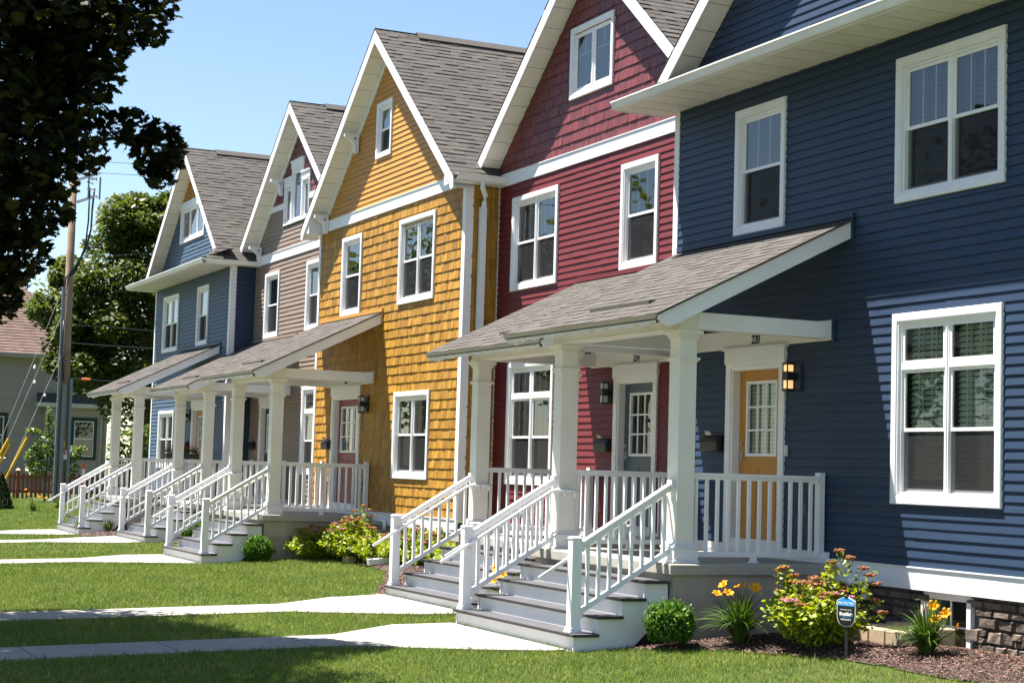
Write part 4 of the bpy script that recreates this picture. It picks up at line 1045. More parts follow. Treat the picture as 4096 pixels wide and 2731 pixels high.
def trunk_mesh(parent, base, top, r0, limbs):
    m = MB(); b, t = Vector(base), Vector(top)
    pts = [b.lerp(t, i/6)+Vector((random.uniform(-1, 1), random.uniform(-1, 1), 0))*r0*0.25*(i > 0) for i in range(7)]
    m.tube(pts, [r0*(1.25 if i == 0 else 1-0.11*i) for i in range(7)], 10)
    tr = m.build('trunk', BARK, parent, smooth=True)
    l = MB()
    for a, e, r in limbs:
        a, e = Vector(a), Vector(e); mid = a.lerp(e, 0.5)+Vector((0, 0, 0.12*(e-a).length))
        pp = [a, a.lerp(mid, 0.5), mid, mid.lerp(e, 0.5), e]; l.tube(pp, [r, r*0.8, r*0.6, r*0.4, r*0.15], 6)
    if limbs: l.build('limbs', BARK, parent, smooth=True)
    return tr
# --- street maple overhanging the lawn
MX, MY = -20.6, 0.35
T = thing('maple_tree', (MX, MY, gz(MY)), 'dark-leaved maple in the upper left corner, its boughs hanging over the lawn', 'tree')
clumps = [((-20.6, 0.2, 7.6), (4.2, 3.2, 3.4), 12000, 0.3), ((-19.8, 2.2, 6.7), (2.2, 1.5, 1.5), 1900, 0), ((-19.2, 3.1, 7.1), (1.3, 1.0, 0.7), 800, 0), ((-19.3, 3.4, 6.5), (1.1, 0.75, 0.5), 620, 0),
    ((-19.0, 4.15, 6.85), (0.6, 0.42, 0.42), 210, 0), ((-19.2, 3.15, 5.85), (1.1, 0.75, 0.55), 620, 0), ((-19.1, 4.05, 5.5), (0.5, 0.34, 0.24), 100, 0), ((-19.0, 4.42, 5.30), (0.45, 0.30, 0.34), 170, 0),
    ((-19.0, 4.45, 5.0), (0.28, 0.17, 0.14), 36, 0), ((-19.2, 3.15, 5.15), (1.0, 0.72, 0.5), 560, 0), ((-19.2, 2.8, 4.55), (0.9, 0.72, 0.5), 520, 0), ((-19.2, 2.75, 4.0), (0.7, 0.58, 0.42), 330, 0),
    ((-19.1, 2.65, 3.65), (0.6, 0.46, 0.32), 190, 0), ((-19.1, 2.72, 3.40), (0.32, 0.25, 0.2), 50, 0), ((-19.1, 3.55, 6.05), (0.6, 0.5, 0.3), 120, 0), ((-18.2, 1.6, 5.2), (1.6, 1.6, 1.2), 900, 0), ((-22.4, 2.0, 5.6), (1.6, 1.5, 1.0), 700, 0),
    ((-17.2, 1.3, 7.7), (2.3, 2.1, 1.1), 1700, 0), ((-15.8, 1.6, 7.6), (1.6, 1.6, 0.9), 800, 0), ((-22.6, 1.6, 7.6), (2.0, 2.0, 1.2), 1100, 0), ((-16.9, 2.2, 6.6), (1.2, 1.2, 0.6), 420, 0), ((-17.3, 0.4, 6.2), (1.8, 1.6, 1.4), 700, 0)]
cen = np.concatenate([in_ellipsoid(c, r, int(n*1.45), sh) for c, r, n, sh in clumps])
cen = np.concatenate([cen, np.array([[-19.0, 4.49, 4.80]])])
size = RNG.uniform(0.085, 0.165, len(cen))
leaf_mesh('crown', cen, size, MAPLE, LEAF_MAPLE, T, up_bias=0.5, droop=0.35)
trunk_mesh(T, (MX, MY, gz(MY)-0.1), (MX+0.2, MY+0.1, 6.8), 0.24,
    [((MX+0.05, MY, 3.0), (-19.2, 2.9, 4.3), 0.09), ((MX+0.1, MY, 3.6), (-19.1, 4.2, 5.45), 0.10), ((MX+0.1, MY, 4.2), (-19.0, 4.2, 6.8), 0.10), ((MX, MY, 3.4), (-17.4, 0.6, 6.0), 0.11), ((MX, MY, 4.4), (-22.5, 1.8, 6.2), 0.1), ((MX, MY, 5), (-20.0, -1.5, 8.5), 0.1), ((-19.1, 4.2, 5.45), (-19.0, 4.48, 4.9), 0.012), ((-20.2, 1.4, 4.2), (-19.1, 2.6, 3.5), 0.03)])
# --- street trees outside the frame that the window panes mirror
def round_tree(x, y, h, r, label, n, mat=LEAF_TREE, size=(0.2, 0.42), zlow=0.28, clump=26, group=None, name='broadleaf_tree'):
    g = gz(y); T = thing(name, (x, y, g), label, 'tree', group); cz = g+h*(0.5+zlow/2); rz = h*(1-zlow)/2
    cl = []
    for i in range(clump):
        u = rnd_unit(1)[0]*RNG.uniform(0.45, 0.95); c = np.array([x, y, cz])+u*np.array([r, r, rz])*0.86; q = RNG.uniform(0.22, 0.42)
        cl.append(in_ellipsoid(c, (r*q*1.2, r*q*1.2, rz*q), n//clump, 0.5))
    cen = np.concatenate(cl)
    leaf_mesh('crown', cen, RNG.uniform(size[0], size[1], len(cen)), OVAL, mat, T, up_bias=0.7, droop=0.2)
    trunk_mesh(T, (x, y, g-0.1), (x, y, g+h*0.7), max(0.1, h*0.028), [((x, y, g+h*(0.3+0.08*k)), (x+r*0.6*math.cos(k*2.1), y+r*0.6*math.sin(k*2.1), g+h*(0.5+0.07*k)), h*0.010) for k in range(5)])
    return T
round_tree(-33.5, -2.2, 10.5, 3.7, 'leafy street tree just beyond the maple along the pavement', 3000)
round_tree(-46.5, -2.0, 12, 4.3, 'second leafy street tree beyond the maple along the pavement', 3000, size=(0.25, 0.5))
round_tree(-61, -2.0, 12.5, 4.6, 'third leafy street tree beyond the maple along the pavement', 3000, size=(0.3, 0.55))
round_tree(-76, -18, 14, 6.0, 'farthest broad tree across the street', 2600, size=(0.4, 0.7))
round_tree(-52, -18, 13, 6.0, 'broad tree in the middle of the row across the street', 2600, size=(0.4, 0.7))
round_tree(-30, -18, 11, 5.5, 'nearest broad tree across the street', 2400, size=(0.35, 0.6))
# --- trees behind the far end of the row
T = thing('broadleaf_tree', (-70, 16.2, 0.1), 'tall leafy green tree rising behind the utility pole and the far blue house', 'tree')
cl = []
for i in range(130):
    z = RNG.uniform(4.7, 12.4); f = max(0.15, 1-((z-5.5)/7.2)**2 if z > 5.5 else 1-((5.5-z)/6.5)**2)
    a = RNG.uniform(0, 2*math.pi); rr = 3.9*math.sqrt(f)*RNG.uniform(0.55, 0.95); q = RNG.uniform(0.55, 1.15)
    cl.append(in_ellipsoid((-70+rr*math.cos(a), 16.3+rr*math.sin(a), z), (q, q, q*0.75), 330, 0.3))
cl.append(in_ellipsoid((-70, 16.3, 7.0), (2.9, 2.9, 4.6), 7000))
for c_, r_ in (((-72, 12.6, 7.9), (1.4, 1.1, 0.9)), ((-72, 13.2, 9.4), (1.4, 0.8, 0.8)), ((-72, 13.4, 7.0), (1.2, 0.9, 0.9)), ((-71, 14.0, 6.0), (1.3, 0.8, 0.8)), ((-71, 14.6, 5.2), (1.3, 0.9, 0.6)), ((-70, 16.7, 12.0), (1.2, 1.0, 0.85)), ((-70, 17.4, 11.2), (1.3, 1.3, 1.0)), ((-70, 15.4, 11.2), (1.2, 0.9, 0.8))): cl.append(in_ellipsoid(c_, r_, 1500, 0.3))
if True:
    cen = np.concatenate(cl); leaf_mesh('crown', cen, RNG.uniform(0.15, 0.32, len(cen)), OVAL, LEAF_TREE, T, up_bias=0.7, droop=0.2)
trunk_mesh(T, (-70, 16.2, 0), (-70, 16.3, 9.5), 0.3, [((-70, 16.2, 3+k), (-70+2*math.cos(k*1.9), 16.3+2.4*math.sin(k*1.9), 5.2+k), 0.1) for k in range(6)])
round_tree(-104, 18.0, 12.5, 5.5, 'lighter green tree behind the neighbouring house roof, left of the pole', 7000, LEAF_LIGHT, (0.25, 0.5), 0.2, 40)
round_tree(-88, 23.0, 12, 5.0, 'darker tree far back behind the slate blue house', 4500, LEAF_TREE, (0.25, 0.5), 0.1, 34)
round_tree(-62, 13.9, 3.3, 1.0, 'low bright green shrub seen between the two farthest porch columns', 1100, LEAF_LIGHT, (0.12, 0.24), 0.05, 16, name='shrub')
round_tree(-60, 15.6, 4.0, 1.2, 'green shrub beside the left wall of the far blue house', 1300, LEAF_TREE, (0.12, 0.24), 0.05, 16, name='shrub')
# --- sapling
T = thing('sapling', (-64, 11.25, 0.25), 'young bright green sapling growing in front of the utility pole base', 'sapling')
cl = []
for c, r, n in (((-64, 11.35, 3.0), (0.22, 0.16, 0.75), 90), ((-64, 11.2, 2.2), (0.5, 0.45, 0.5), 200), ((-64, 10.85, 1.9), (0.4, 0.4, 0.25), 120), ((-64, 11.0, 1.4), (0.5, 0.5, 0.35), 190), ((-64, 12.15, 1.95), (0.35, 0.4, 0.35), 150), ((-64, 12.5, 2.15), (0.2, 0.22, 0.15), 40), ((-64, 12.2, 1.4), (0.35, 0.35, 0.35), 90), ((-64, 10.75, 2.75), (0.2, 0.3, 0.1), 40), ((-64, 11.7, 1.8), (0.4, 0.4, 0.6), 170)):
    cl.append(in_ellipsoid(c, r, n))
cen = np.concatenate(cl); leaf_mesh('crown', cen, RNG.uniform(0.12, 0.22, len(cen)), OVAL, LEAF_LIGHT, T, up_bias=0.5, droop=0.4)
trunk_mesh(T, (-64, 11.3, 0.1), (-64, 11.35, 3.3), 0.035, [((-64, 11.3, 0.9), (-64, 10.7, 2.0), 0.015), ((-64, 11.3, 0.9), (-64, 12.4, 2.1), 0.015)])
# --- dwarf spruce at the left edge
T = thing('dwarf_spruce', (-58.5, 9.0, gz(9.0)), 'small dark cone-shaped spruce at the left edge of the lawn', 'shrub')
n = 2600; tt = RNG.random(n)**1.4; rr = 0.43*(1-tt)**0.8*np.sqrt(RNG.uniform(0.4, 1, n)); a = RNG.uniform(0, 6.283, n)
cen = np.stack([-58.5+rr*np.cos(a), 8.93+rr*np.sin(a), gz(9.0)+0.03+1.12*tt], 1)
leaf_mesh('foliage', cen, RNG.uniform(0.05, 0.11, n), DIAM, island('spruce_needle', (0.012, 0.03, 0.008), (0.04, 0.075, 0.018), 0.7, spec=0.2), T, up_bias=0.2)
m = MB(); m.tube([(-58.5, 8.93, gz(9)-0.05), (-58.5, 8.93, gz(9)+0.9)], 0.025, 6); m.build('trunk', BARK, T)

# --- clipped boxwoods
def boxwood(x, y, z, r, label):
    T = thing('boxwood', (x, y, z), label, 'shrub', 'clipped boxwood balls by the porches'); n = 6500
    u = rnd_unit(n); u[:, 2] = np.where(u[:, 2] < -0.8, -u[:, 2]*0.8, u[:, 2])
    bump_ = 1+0.15*np.sin(u[:, 0]*7+x)*np.sin(u[:, 1]*6+2)*np.cos(u[:, 2]*5)
    rad = r*(0.55+0.45*RNG.random(n)**0.35)*bump_*(1+0.13*np.abs(RNG.normal(size=n)).clip(0, 2)*(RNG.random(n) < 0.18)*(u[:, 2] > -0.2))
    cen = np.array([x, y, z+r*0.78])+u*rad[:, None]*np.array([1, 1, 0.92])
    leaf_mesh('foliage', cen, RNG.uniform(0.026, 0.050, n), OVAL, LEAF_BOX, T, up_bias=0.15, dirs=u+np.array([0, 0, 0.4]), jitter=0.7)
    m = MB()
    for k in range(6): m.tube([(x, y, z-0.02), (x+0.10*math.cos(k), y+0.10*math.sin(k), z+r*0.7), (x+0.17*math.cos(k*1.3), y+0.17*math.sin(k*1.3), z+r*1.3)], 0.006, 5)
    m.build('stems', BARK, T)
boxwood(-15.22, 8.96, 0.13, 0.245, 'round clipped boxwood on the mulch right of the nearest porch steps')
boxwood(-30.0+0.05, 9.08, 0.08, 0.26, 'round clipped boxwood right of the yellow house porch steps')
boxwood(-36.0, 9.5, 0.09, 0.26, 'round green boxwood half hidden behind the stair rails of the taupe house')

# --- spirea bushes
def spirea(x, y, z, rx, ry, h, n, label, heads, pink=0, shoots=()):
    T = thing('spirea_bush', (x, y, z), label, 'shrub', 'spirea bushes in the beds')
    st = MB(); cl = []; dr = []; tips = []
    ns = max(18, n//70)
    for k in range(ns):
        a = RNG.uniform(0, 6.283); q = math.sqrt(RNG.random()); tip = np.array([x+rx*q*math.cos(a), y+ry*q*math.sin(a), z+h*(1-0.55*q*q)*RNG.uniform(0.72, 1.05)]); tips.append(tip)
    for sx, sy, sz in shoots: tips.append(np.array([sx, sy, sz]))
    for tip in tips:
        b = np.array([x+(tip[0]-x)*0.25, y+(tip[1]-y)*0.25, z]); mid = b*0.45+tip*0.55+np.array([0, 0, 0.06])
        st.tube([b, mid, tip], [0.004, 0.003, 0.002], 4, cap=False)
        k = max(8, n//len(tips)); t = RNG.uniform(0.18, 1.0, k)[:, None]
        p = b*(1-t)**2+2*mid*t*(1-t)+tip*t*t + RNG.normal(size=(k, 3))*np.array([0.045, 0.045, 0.03]); cl.append(p)
        d = RNG.normal(size=(k, 3))*0.6+np.array([0, 0, 0.5]); dr.append(d)
    cen = np.concatenate(cl); d = np.concatenate(dr); d /= np.linalg.norm(d, axis=1, keepdims=True)
    cen[:, 2] = np.maximum(cen[:, 2], z+0.015)
    leaf_mesh('foliage', cen, RNG.uniform(0.040, 0.085, len(cen)), OVAL, LEAF_SPIREA, T, up_bias=0.55, dirs=d, jitter=0.4, droop=0.3)
    st.build('stems', STEM, T)
    order = sorted(range(len(tips)), key=lambda i: -tips[i][2]+RNG.uniform(0, 0.2))
    ns_ = len(shoots); order = list(range(len(tips)-ns_, len(tips)))+[i for i in order if i < len(tips)-ns_]
    for j, i in enumerate(order[:heads+pink]):
        c = tips[i]; m = MB(); R_ = RNG.uniform(0.045, 0.078); m.ball((c[0], c[1], c[2]+0.004), R_*0.7, R_*0.7, 0.014, 8, 4)
        for q in range(24):
            a = RNG.uniform(0, 6.283); w_ = R_*math.sqrt(RNG.random()); m.ball((c[0]+w_*math.cos(a), c[1]+w_*math.sin(a), c[2]+0.014+0.016*RNG.random()-w_*0.22), 0.013, 0.013, 0.011, 5, 3)
        m.build('flower_head', SPIREA_BLOOM if j < heads else SPIREA_PINK, T)
spirea(-14.22, 10.0, 0.18, 0.60, 0.46, 0.68, 5600, 'large spirea bush with brown flower heads behind the security sign', 34, 9,
       shoots=((-14.10, 10.22, 1.12), (-14.02, 10.28, 1.06), (-14.16, 10.18, 1.0), (-13.9, 10.36, 0.96), (-13.86, 10.4, 0.9), (-13.8, 10.42, 0.82), (-14.5, 9.85, 0.93), (-14.55, 9.8, 0.90), (-14.45, 9.9, 0.86), (-13.8, 10.45, 0.66), (-13.7, 10.45, 0.55)))
spirea(-28.75, 10.40, 0.15, 0.85, 0.55, 0.80, 4600, 'tallest yellow-green spirea bush against the yellow house porch', 30, 3, shoots=((-28.7, 10.6, 1.12), (-28.6, 10.65, 1.05), (-28.9, 10.5, 1.02), (-28.5, 10.7, 0.95)))
spirea(-29.75, 10.05, 0.13, 0.70, 0.5, 0.62, 3600, 'yellow-green spirea at the left end of the yellow house bed', 14, 2)
spirea(-27.75, 10.55, 0.16, 0.75, 0.45, 0.62, 3600, 'spirea bush behind the white downspout extension', 14, 1)
spirea(-26.75, 10.75, 0.17, 0.75, 0.45, 0.68, 3600, 'spirea bush below the yellow house lower window, right of the newel post', 14, 1)
spirea(-25.75, 10.95, 0.18, 0.7, 0.45, 0.68, 3400, 'spirea bush at the yellow house corner board', 14, 2)
spirea(-24.7, 10.9, 0.18, 0.7, 0.5, 0.62, 3200, 'spirea bush below the red house window, seen through the stair balusters', 10, 1)
spirea(-23.7, 10.3, 0.14, 0.6, 0.5, 0.5, 2600, 'green spirea bush left of the red house steps', 6, 0)
spirea(-38.0+2.2, 10.5, 0.12, 0.5, 0.4, 0.4, 700, 'small spirea behind the taupe house steps', 3, 0)

# --- daylilies and grasses
def strap_clump(x, y, z, n, L, label, cat, mat, name='daylily', flowers=(), group=None, spread=1.12, width=0.0095):
    T = thing(name, (x, y, z), label, cat, group); V = []; F = []; segs = 7
    for k in range(n):
        a = RNG.uniform(0, 6.283); l = L*RNG.uniform(0.6, 1.05); lean = RNG.uniform(0.15, 1.0)*spread; r0 = RNG.uniform(0, 0.06)
        d = np.array([math.cos(a), math.sin(a)]); s_ = np.array([-d[1], d[0]]); i0 = len(V)
        for j in range(segs+1):
            t = j/segs; out = r0+l*lean*(0.25*t+0.55*t*t); up = l*(1.0*t-0.62*lean*t*t-0.1*lean*t**3); wv = width*(1-t**2.5)*(0.7+0.6*min(1, t*3))
            p = np.array([x+d[0]*out, y+d[1]*out]); zz_ = max(z+0.01, z+up)
            if j < segs: V += [(p[0]-s_[0]*wv, p[1]-s_[1]*wv, zz_+wv*0.3), (p[0]+s_[0]*wv, p[1]+s_[1]*wv, zz_)]
            else: V.append((p[0], p[1], zz_))
        for j in range(segs-1): F.append((i0+2*j, i0+2*j+1, i0+2*j+3, i0+2*j+2))
        F.append((i0+2*segs-2, i0+2*segs-1, i0+2*segs))
    m = MB(); m.v = V; m.f = F; m.m = [0]*len(F); m.build('foliage', mat, T)
    for fx, fy, fz, kind in flowers:
        s_ = MB(); s_.tube([(x+(fx-x)*0.2, y+(fy-y)*0.2, z), (x+(fx-x)*0.5, y+(fy-y)*0.5, z+(fz-z)*0.6), (fx, fy, fz-0.03)], [0.005, 0.004, 0.003], 5); 
        m = MB()
        if kind == 'open':
            ax = Vector((RNG.uniform(-0.2, 0.9), RNG.uniform(-0.9, 0.1), RNG.uniform(0.3, 0.8))).normalized(); sx = ax.cross(Vector((0, 0, 1))).normalized(); sy = sx.cross(ax); c = Vector((fx, fy, fz))
            for q in range(6):
                a = q*math.pi/3; w_ = 0.020 if q % 2 else 0.014
                e = sx*math.cos(a)+sy*math.sin(a); f_ = -sx*math.sin(a)+sy*math.cos(a)
                r1 = [c, c+e*0.022+ax*0.032, c+e*0.047+ax*0.046, c+e*0.064+ax*0.040]
                m.face([r1[0]-f_*0.003, r1[0]+f_*0.003, r1[1]+f_*w_*0.8, r1[1]-f_*w_*0.8]); m.face([r1[1]-f_*w_*0.8, r1[1]+f_*w_*0.8, r1[2]+f_*w_, r1[2]-f_*w_]); m.face([r1[2]-f_*w_, r1[2]+f_*w_, r1[3]])
        else:
            m.tube([(fx, fy, fz-0.03), (fx+0.005, fy-0.003, fz+0.01), (fx+0.012, fy-0.006, fz+0.035)], [0.004, 0.010, 0.002], 6)
        fl = m.build('flower', PETAL, T); s_.build('stalk', STEM, fl)
    return T
strap_clump(-14.93, 9.60, 0.15, 260, 0.72, 'daylily with orange blooms between the boxwood and the big spirea', 'flower', STRAP, flowers=((-15.18, 9.58, 0.70, 'open'), (-15.06, 9.54, 0.62, 'open'), (-15.20, 9.50, 0.60, 'open'), (-14.98, 9.64, 0.70, 'open'), (-14.93, 9.66, 0.74, 'bud'), (-14.88, 9.68, 0.72, 'bud'), (-14.83, 9.73, 0.70, 'open'), (-14.78, 9.76, 0.66, 'bud'), (-14.56, 9.83, 0.62, 'open')))
strap_clump(-13.10, 10.50, 0.20, 230, 0.66, 'daylily with two golden blooms in front of the basement window', 'flower', STRAP, flowers=((-13.1, 10.58, 0.66, 'open'), (-12.95, 10.62, 0.60, 'open'), (-13.02, 10.55, 0.53, 'open'), (-13.18, 10.52, 0.62, 'bud'), (-12.85, 10.66, 0.50, 'bud')))
strap_clump(-19.15, 9.0, 0.10, 150, 0.55, 'daylily with orange blooms growing between the two nearest flights of steps', 'flower', STRAP_PALE, flowers=((-19.2, 8.85, 0.62, 'open'), (-19.1, 8.9, 0.54, 'open'), (-19.12, 8.8, 0.47, 'open'), (-19.25, 8.85, 0.50, 'open'), (-19.05, 8.95, 0.40, 'open')))
strap_clump(-30.85, 10.15, 0.15, 130, 0.95, 'arching ornamental grass beside the yellow house porch wall', 'grass', STRAP, 'ornamental_grass')
strap_clump(-28.35, 10.42, 0.15, 80, 0.5, 'green strap-leaved clump between two yellow-green spireas', 'grass', STRAP, 'ornamental_grass')
strap_clump(-41.6, 8.18, gz(8.2)+0.02, 40, 0.55, 'strap-leaved clump right beside the farthest newel post', 'grass', STRAP, 'ornamental_grass')
strap_clump(-41.2, 8.78, gz(8.8)+0.03, 60, 0.55, 'pale yellow-green clump on the mulch between the two farthest steps', 'grass', STRAP_PALE, 'ornamental_grass')
strap_clump(-56, 9.55, gz(9.5), 110, 0.6, 'far daylily clump with orange flowers near the red fence', 'flower', STRAP_PALE, flowers=((-56, 9.4, 0.62, 'open'), (-56, 9.7, 0.55, 'open'), (-56, 9.3, 0.75, 'open'), (-55.8, 9.9, 0.5, 'open')))
strap_clump(-57.5, 10.6, gz(9.9), 110, 0.55, 'far green daylily clump left of the pole base', 'flower', STRAP_PALE, flowers=())
# red geraniums in a box on the far porch rail
fx, fy = -41.45, 10.55
T = thing('flower_box', (fx, fy, 1.87), 'planter of red geraniums standing on the far porch rail', 'planter')
m = MB(); m.prism([(fx-0.09, 1.875), (fx+0.09, 1.875), (fx+0.11, 2.0), (fx-0.11, 2.0)], 'y', fy-0.4, fy+0.4); m.build('box', BLACK, T)
c = in_ellipsoid((fx, fy, 2.06), (0.16, 0.45, 0.09), 500); leaf_mesh('foliage', c, RNG.uniform(0.04, 0.07, 500), OVAL, LEAF_BOX, T)
c = in_ellipsoid((fx, fy, 2.12), (0.16, 0.45, 0.09), 420); leaf_mesh('blossoms', c, RNG.uniform(0.03, 0.05, 420), DIAM, PETAL_RED, T)

# ------------------------------------------------------------------ garden objects
sx, sy = -13.62, 9.96; g = gz(sy)+0.01
T = thing('yard_sign', (sx, sy, g), 'small black and blue shield-shaped security sign on a stake', 'sign')
ang = math.radians(-8); ca, sa = math.cos(ang), math.sin(ang)
ax_u = Vector((0.97, 0.24, 0)).normalized(); ax_n = Vector((ax_u.y, -ax_u.x, 0))     # sign width and outward facing direction
def SP(u, v, d=0.0): return Vector((sx, sy, g+0.31))+ax_u*u+Vector((0, 0, v))+ax_n*d
def shield(k=1.0):
    w_, pts = 0.112*k, []
    pts = [(-w_, 0.245+0.0*k), (0, 0.292), (w_, 0.245)] if k == 1 else [(-w_, 0.242), (0, 0.286), (w_, 0.242)]
    n = 9
    for i in range(n+1):
        t = i/n; pts.append((w_*math.cos(t*math.pi/2)**0.75, 0.11-0.11*math.sin(t*math.pi/2)*(1 if k == 1 else 0.96)))
    for i in range(n-1, -1, -1):
        t = i/n; pts.append((-w_*math.cos(t*math.pi/2)**0.75, 0.11-0.11*math.sin(t*math.pi/2)*(1 if k == 1 else 0.96)))
    return pts
def plate(pts, d0, d1):
    m = MB(); n = len(pts); i = 0
    m.v = [tuple(SP(u, v, d0)) for u, v in pts]+[tuple(SP(u, v, d1)) for u, v in pts]
    m.f = [tuple(range(n-1, -1, -1)), tuple(range(n, 2*n))]+[(k, (k+1) % n, n+(k+1) % n, n+k) for k in range(n)]; m.m = [0]*len(m.f); return m
SIGNW = plain('sign_white', (0.8, 0.8, 0.8), 0.35, 0.02); SIGNB = plain('sign_blue', (0.02, 0.28, 0.62), 0.35, 0.02); SIGNK = plain('sign_black', (0.008, 0.008, 0.009), 0.3, 0.02)
panel = plate(shield(1.0), -0.004, 0.004).build('sign_panel', SIGNW, T)
plate(shield(0.94), 0.004, 0.0055).build('black_field', SIGNK, panel)
plate([(-0.1053, 0.195), (0.1053, 0.195), (0.1053, 0.242), (0, 0.286), (-0.1053, 0.242)], 0.0055, 0.0065).build('blue_field', SIGNB, panel)
for txt, sz, v, mt, bo in (('PROTECTED', 0.031, 0.220, SIGNW, 0.0006), ('MONITORED 24/7 BY', 0.015, 0.158, SIGNW, 0), ('SimpliSafe', 0.040, 0.118, SIGNW, 0.0016), ('HOME SECURITY', 0.017, 0.066, SIGNW, 0.0003)):
    sp_ = 1.15 if txt.isupper() and sz > 0.02 else 1.0
    text_mesh(txt, sz, lambda a, b, c, v=v: SP(a, v+b*1.12, 0.0068+c), 'lettering', mt, panel, depth=0.0004, bold=bo, spacing=sp_)
plate([(-0.084, 0.0875), (0.084, 0.0875), (0.084, 0.0900), (-0.084, 0.0900)], 0.0056, 0.0066).build('blue_rule', SIGNB, panel)
plate([(-0.017, -0.36), (0.017, -0.36), (0.017, 0.012), (-0.017, 0.012)], -0.012, -0.004).build('stake', BLACK, T)
plate([(-0.022, 0.268), (0.022, 0.268), (0.022, 0.292), (-0.022, 0.292)], -0.008, 0.0085).build('clip', BLACK, T)
# window-well edging
wx0, wx1, wy0 = -14.42, -13.62, 10.62
def edging(x0, x1, y0, y1, label):
    z = gz((y0+y1)/2)+0.02; m = MB(); m.box(x0, x1, y0, y1, z-0.05, z+0.19); o = m.build('edging_block', BLOCK, None, bevel=0.012); tag(o, label, 'block', 'tan edging blocks round the window well')
edging(wx0, wx0+0.265, wy0, wy0+0.14, 'tan block at the left front corner of the window well edging')
edging(wx0+0.27, wx0+0.53, wy0, wy0+0.14, 'tan block in the middle of the window well front edge')
edging(wx0+0.535, wx1, wy0, wy0+0.14, 'tan block at the right front corner of the window well edging')
edging(wx1-0.14, wx1, wy0+0.145, wy0+0.40, 'tan block in the right side of the edging behind the daylily')
edging(wx1-0.14, wx1, wy0+0.405, 11.28, 'tan block in the right side of the edging touching the stone wall')
edging(wx0, wx0+0.14, wy0+0.145, wy0+0.40, 'tan block in the shaded left side of the window well edging')
edging(wx0, wx0+0.14, wy0+0.405, 11.28, 'shaded tan block of the left edging against the stone wall')
m = MB(); m.box(-28.62, -28.32, 10.20, 10.36, gz(10.25), gz(10.25)+0.12); o = m.build('edging_block', BLOCK, None, bevel=0.02); tag(o, 'single tan block under the spireas by the yellow house', 'block')
T = thing('downspout_extension', (-27.4, 10.45, gz(10.4)), 'white downspout extension lying on the mulch at the bed edge', 'downspout')
m = MB(); a = Vector((-27.35, 10.20, gz(10.2)+0.09)); b = Vector((-27.2, 11.2, gz(11.2)+0.12)); m.beam(a, b, 0.16, 0.11); m.build('channel', ALU, T, bevel=0.01)
# ------------------------------------------------------------------ utility pole, wires, guys
PX, PY = -61.4, 11.36
T = thing('utility_pole', (PX, PY, 0.2), 'weathered wooden utility pole with grey conduits and yellow sign at the far left', 'utility pole')
WOOD = plain('pole_wood', (0.25, 0.165, 0.11), 0.9, 0.28, 1.5, 20, 0.5); CONDUIT = plain('grey_conduit', (0.17, 0.20, 0.25), 0.45, 0.06, 2)
m = MB(); m.tube([(PX, PY, 0), (PX-0.0, PY-0.02, 5), (PX, PY-0.08, 13.6)], [0.17, 0.155, 0.12], 14); m.build('pole', WOOD, T, smooth=True)
for dy, dx, zt in ((-0.21, 0.08, 7.8), (-0.04, 0.21, 4.35), (0.19, 0.13, 4.6)):
    m = MB(); m.tube([(PX+dx, PY+dy, 0.1), (PX+dx, PY+dy-0.02, zt)], 0.062, 10)
    for z in np.arange(0.9, zt, 1.1): m.box(PX+dx-0.02, PX+dx+0.066, PY+dy-0.075, PY+dy+0.075, z, z+0.04)
    m.build('conduit', CONDUIT, T)
m = MB(); m.tube([(PX+0.08, PY-0.22, 7.7), (PX+0.1, PY-0.2, 8.1), (PX+0.2, PY+0.1, 8.5), (PX+0.2, PY+0.45, 9.2), (PX+0.15, PY+0.6, 9.9), (PX+0.1, PY+0.62, 10.6), (PX+0.1, PY+0.66, 11.4)], 0.035, 8); 
m.tube([(PX+0.08, PY-0.12, 7.7), (PX+0.12, PY-0.1, 8.1), (PX+0.2, PY+0.15, 8.45), (PX+0.2, PY+0.42, 9.3), (PX+0.12, PY+0.5, 10.2), (PX+0.1, PY+0.5, 11.3)], 0.03, 8)
m.tube([(PX+0.18, PY-0.2, 6.6), (PX+0.2, PY-0.22, 5.6), (PX+0.16, PY-0.1, 4.5)], 0.02, 6); m.build('cable', BLACK, T, smooth=True)
for z in (11.05, 11.85):
    m = MB(); m.beam((PX, PY+0.08, z-0.2), (PX+0.1, PY+0.66, z+0.05), 0.09, 0.09); m.build('bracket_arm', STEEL, T)
m = MB()
for z, y in ((11.35, 0.55), (11.72, 0.62), (11.1, 0.66), (11.95, 0.72)): 
    for k in range(4): m.tube([(PX+0.1, PY+y-0.14+k*0.07, z), (PX+0.1, PY+y-0.1+k*0.07, z+0.01)], 0.06 if k % 2 else 0.035, 8)
m.build('insulator', plain('porcelain', (0.35, 0.38, 0.40), 0.3, 0.1), T)
m = MB(); m.tube([(PX+0.12, PY+0.45, 11.0), (PX+0.12, PY+0.45, 12.0)], 0.03, 6); m.tube([(PX+0.12, PY+0.85, 11.0), (PX+0.12, PY+0.85, 11.8)], 0.035, 6); m.build('fuse', CONDUIT, T)
m = MB(); m.box(PX+0.160, PX+0.172, PY-0.03, PY+0.16, 1.75, 2.10); sg = m.build('pole_sign', SIGNW, T)
m = MB(); m.box(PX+0.172, PX+0.174, PY+0.0, PY+0.13, 2.04, 2.09); m.hexa([(PX+0.172, PY+0.065, 1.90), (PX+0.172, PY+0.12, 1.955), (PX+0.172, PY+0.065, 2.01), (PX+0.172, PY+0.01, 1.955)]+[(PX+0.175, PY+0.065, 1.90), (PX+0.175, PY+0.12, 1.955), (PX+0.175, PY+0.065, 2.01), (PX+0.175, PY+0.01, 1.955)]); m.build('warning_mark', plain('warning_red', (0.5, 0.03, 0.03), 0.5), sg)
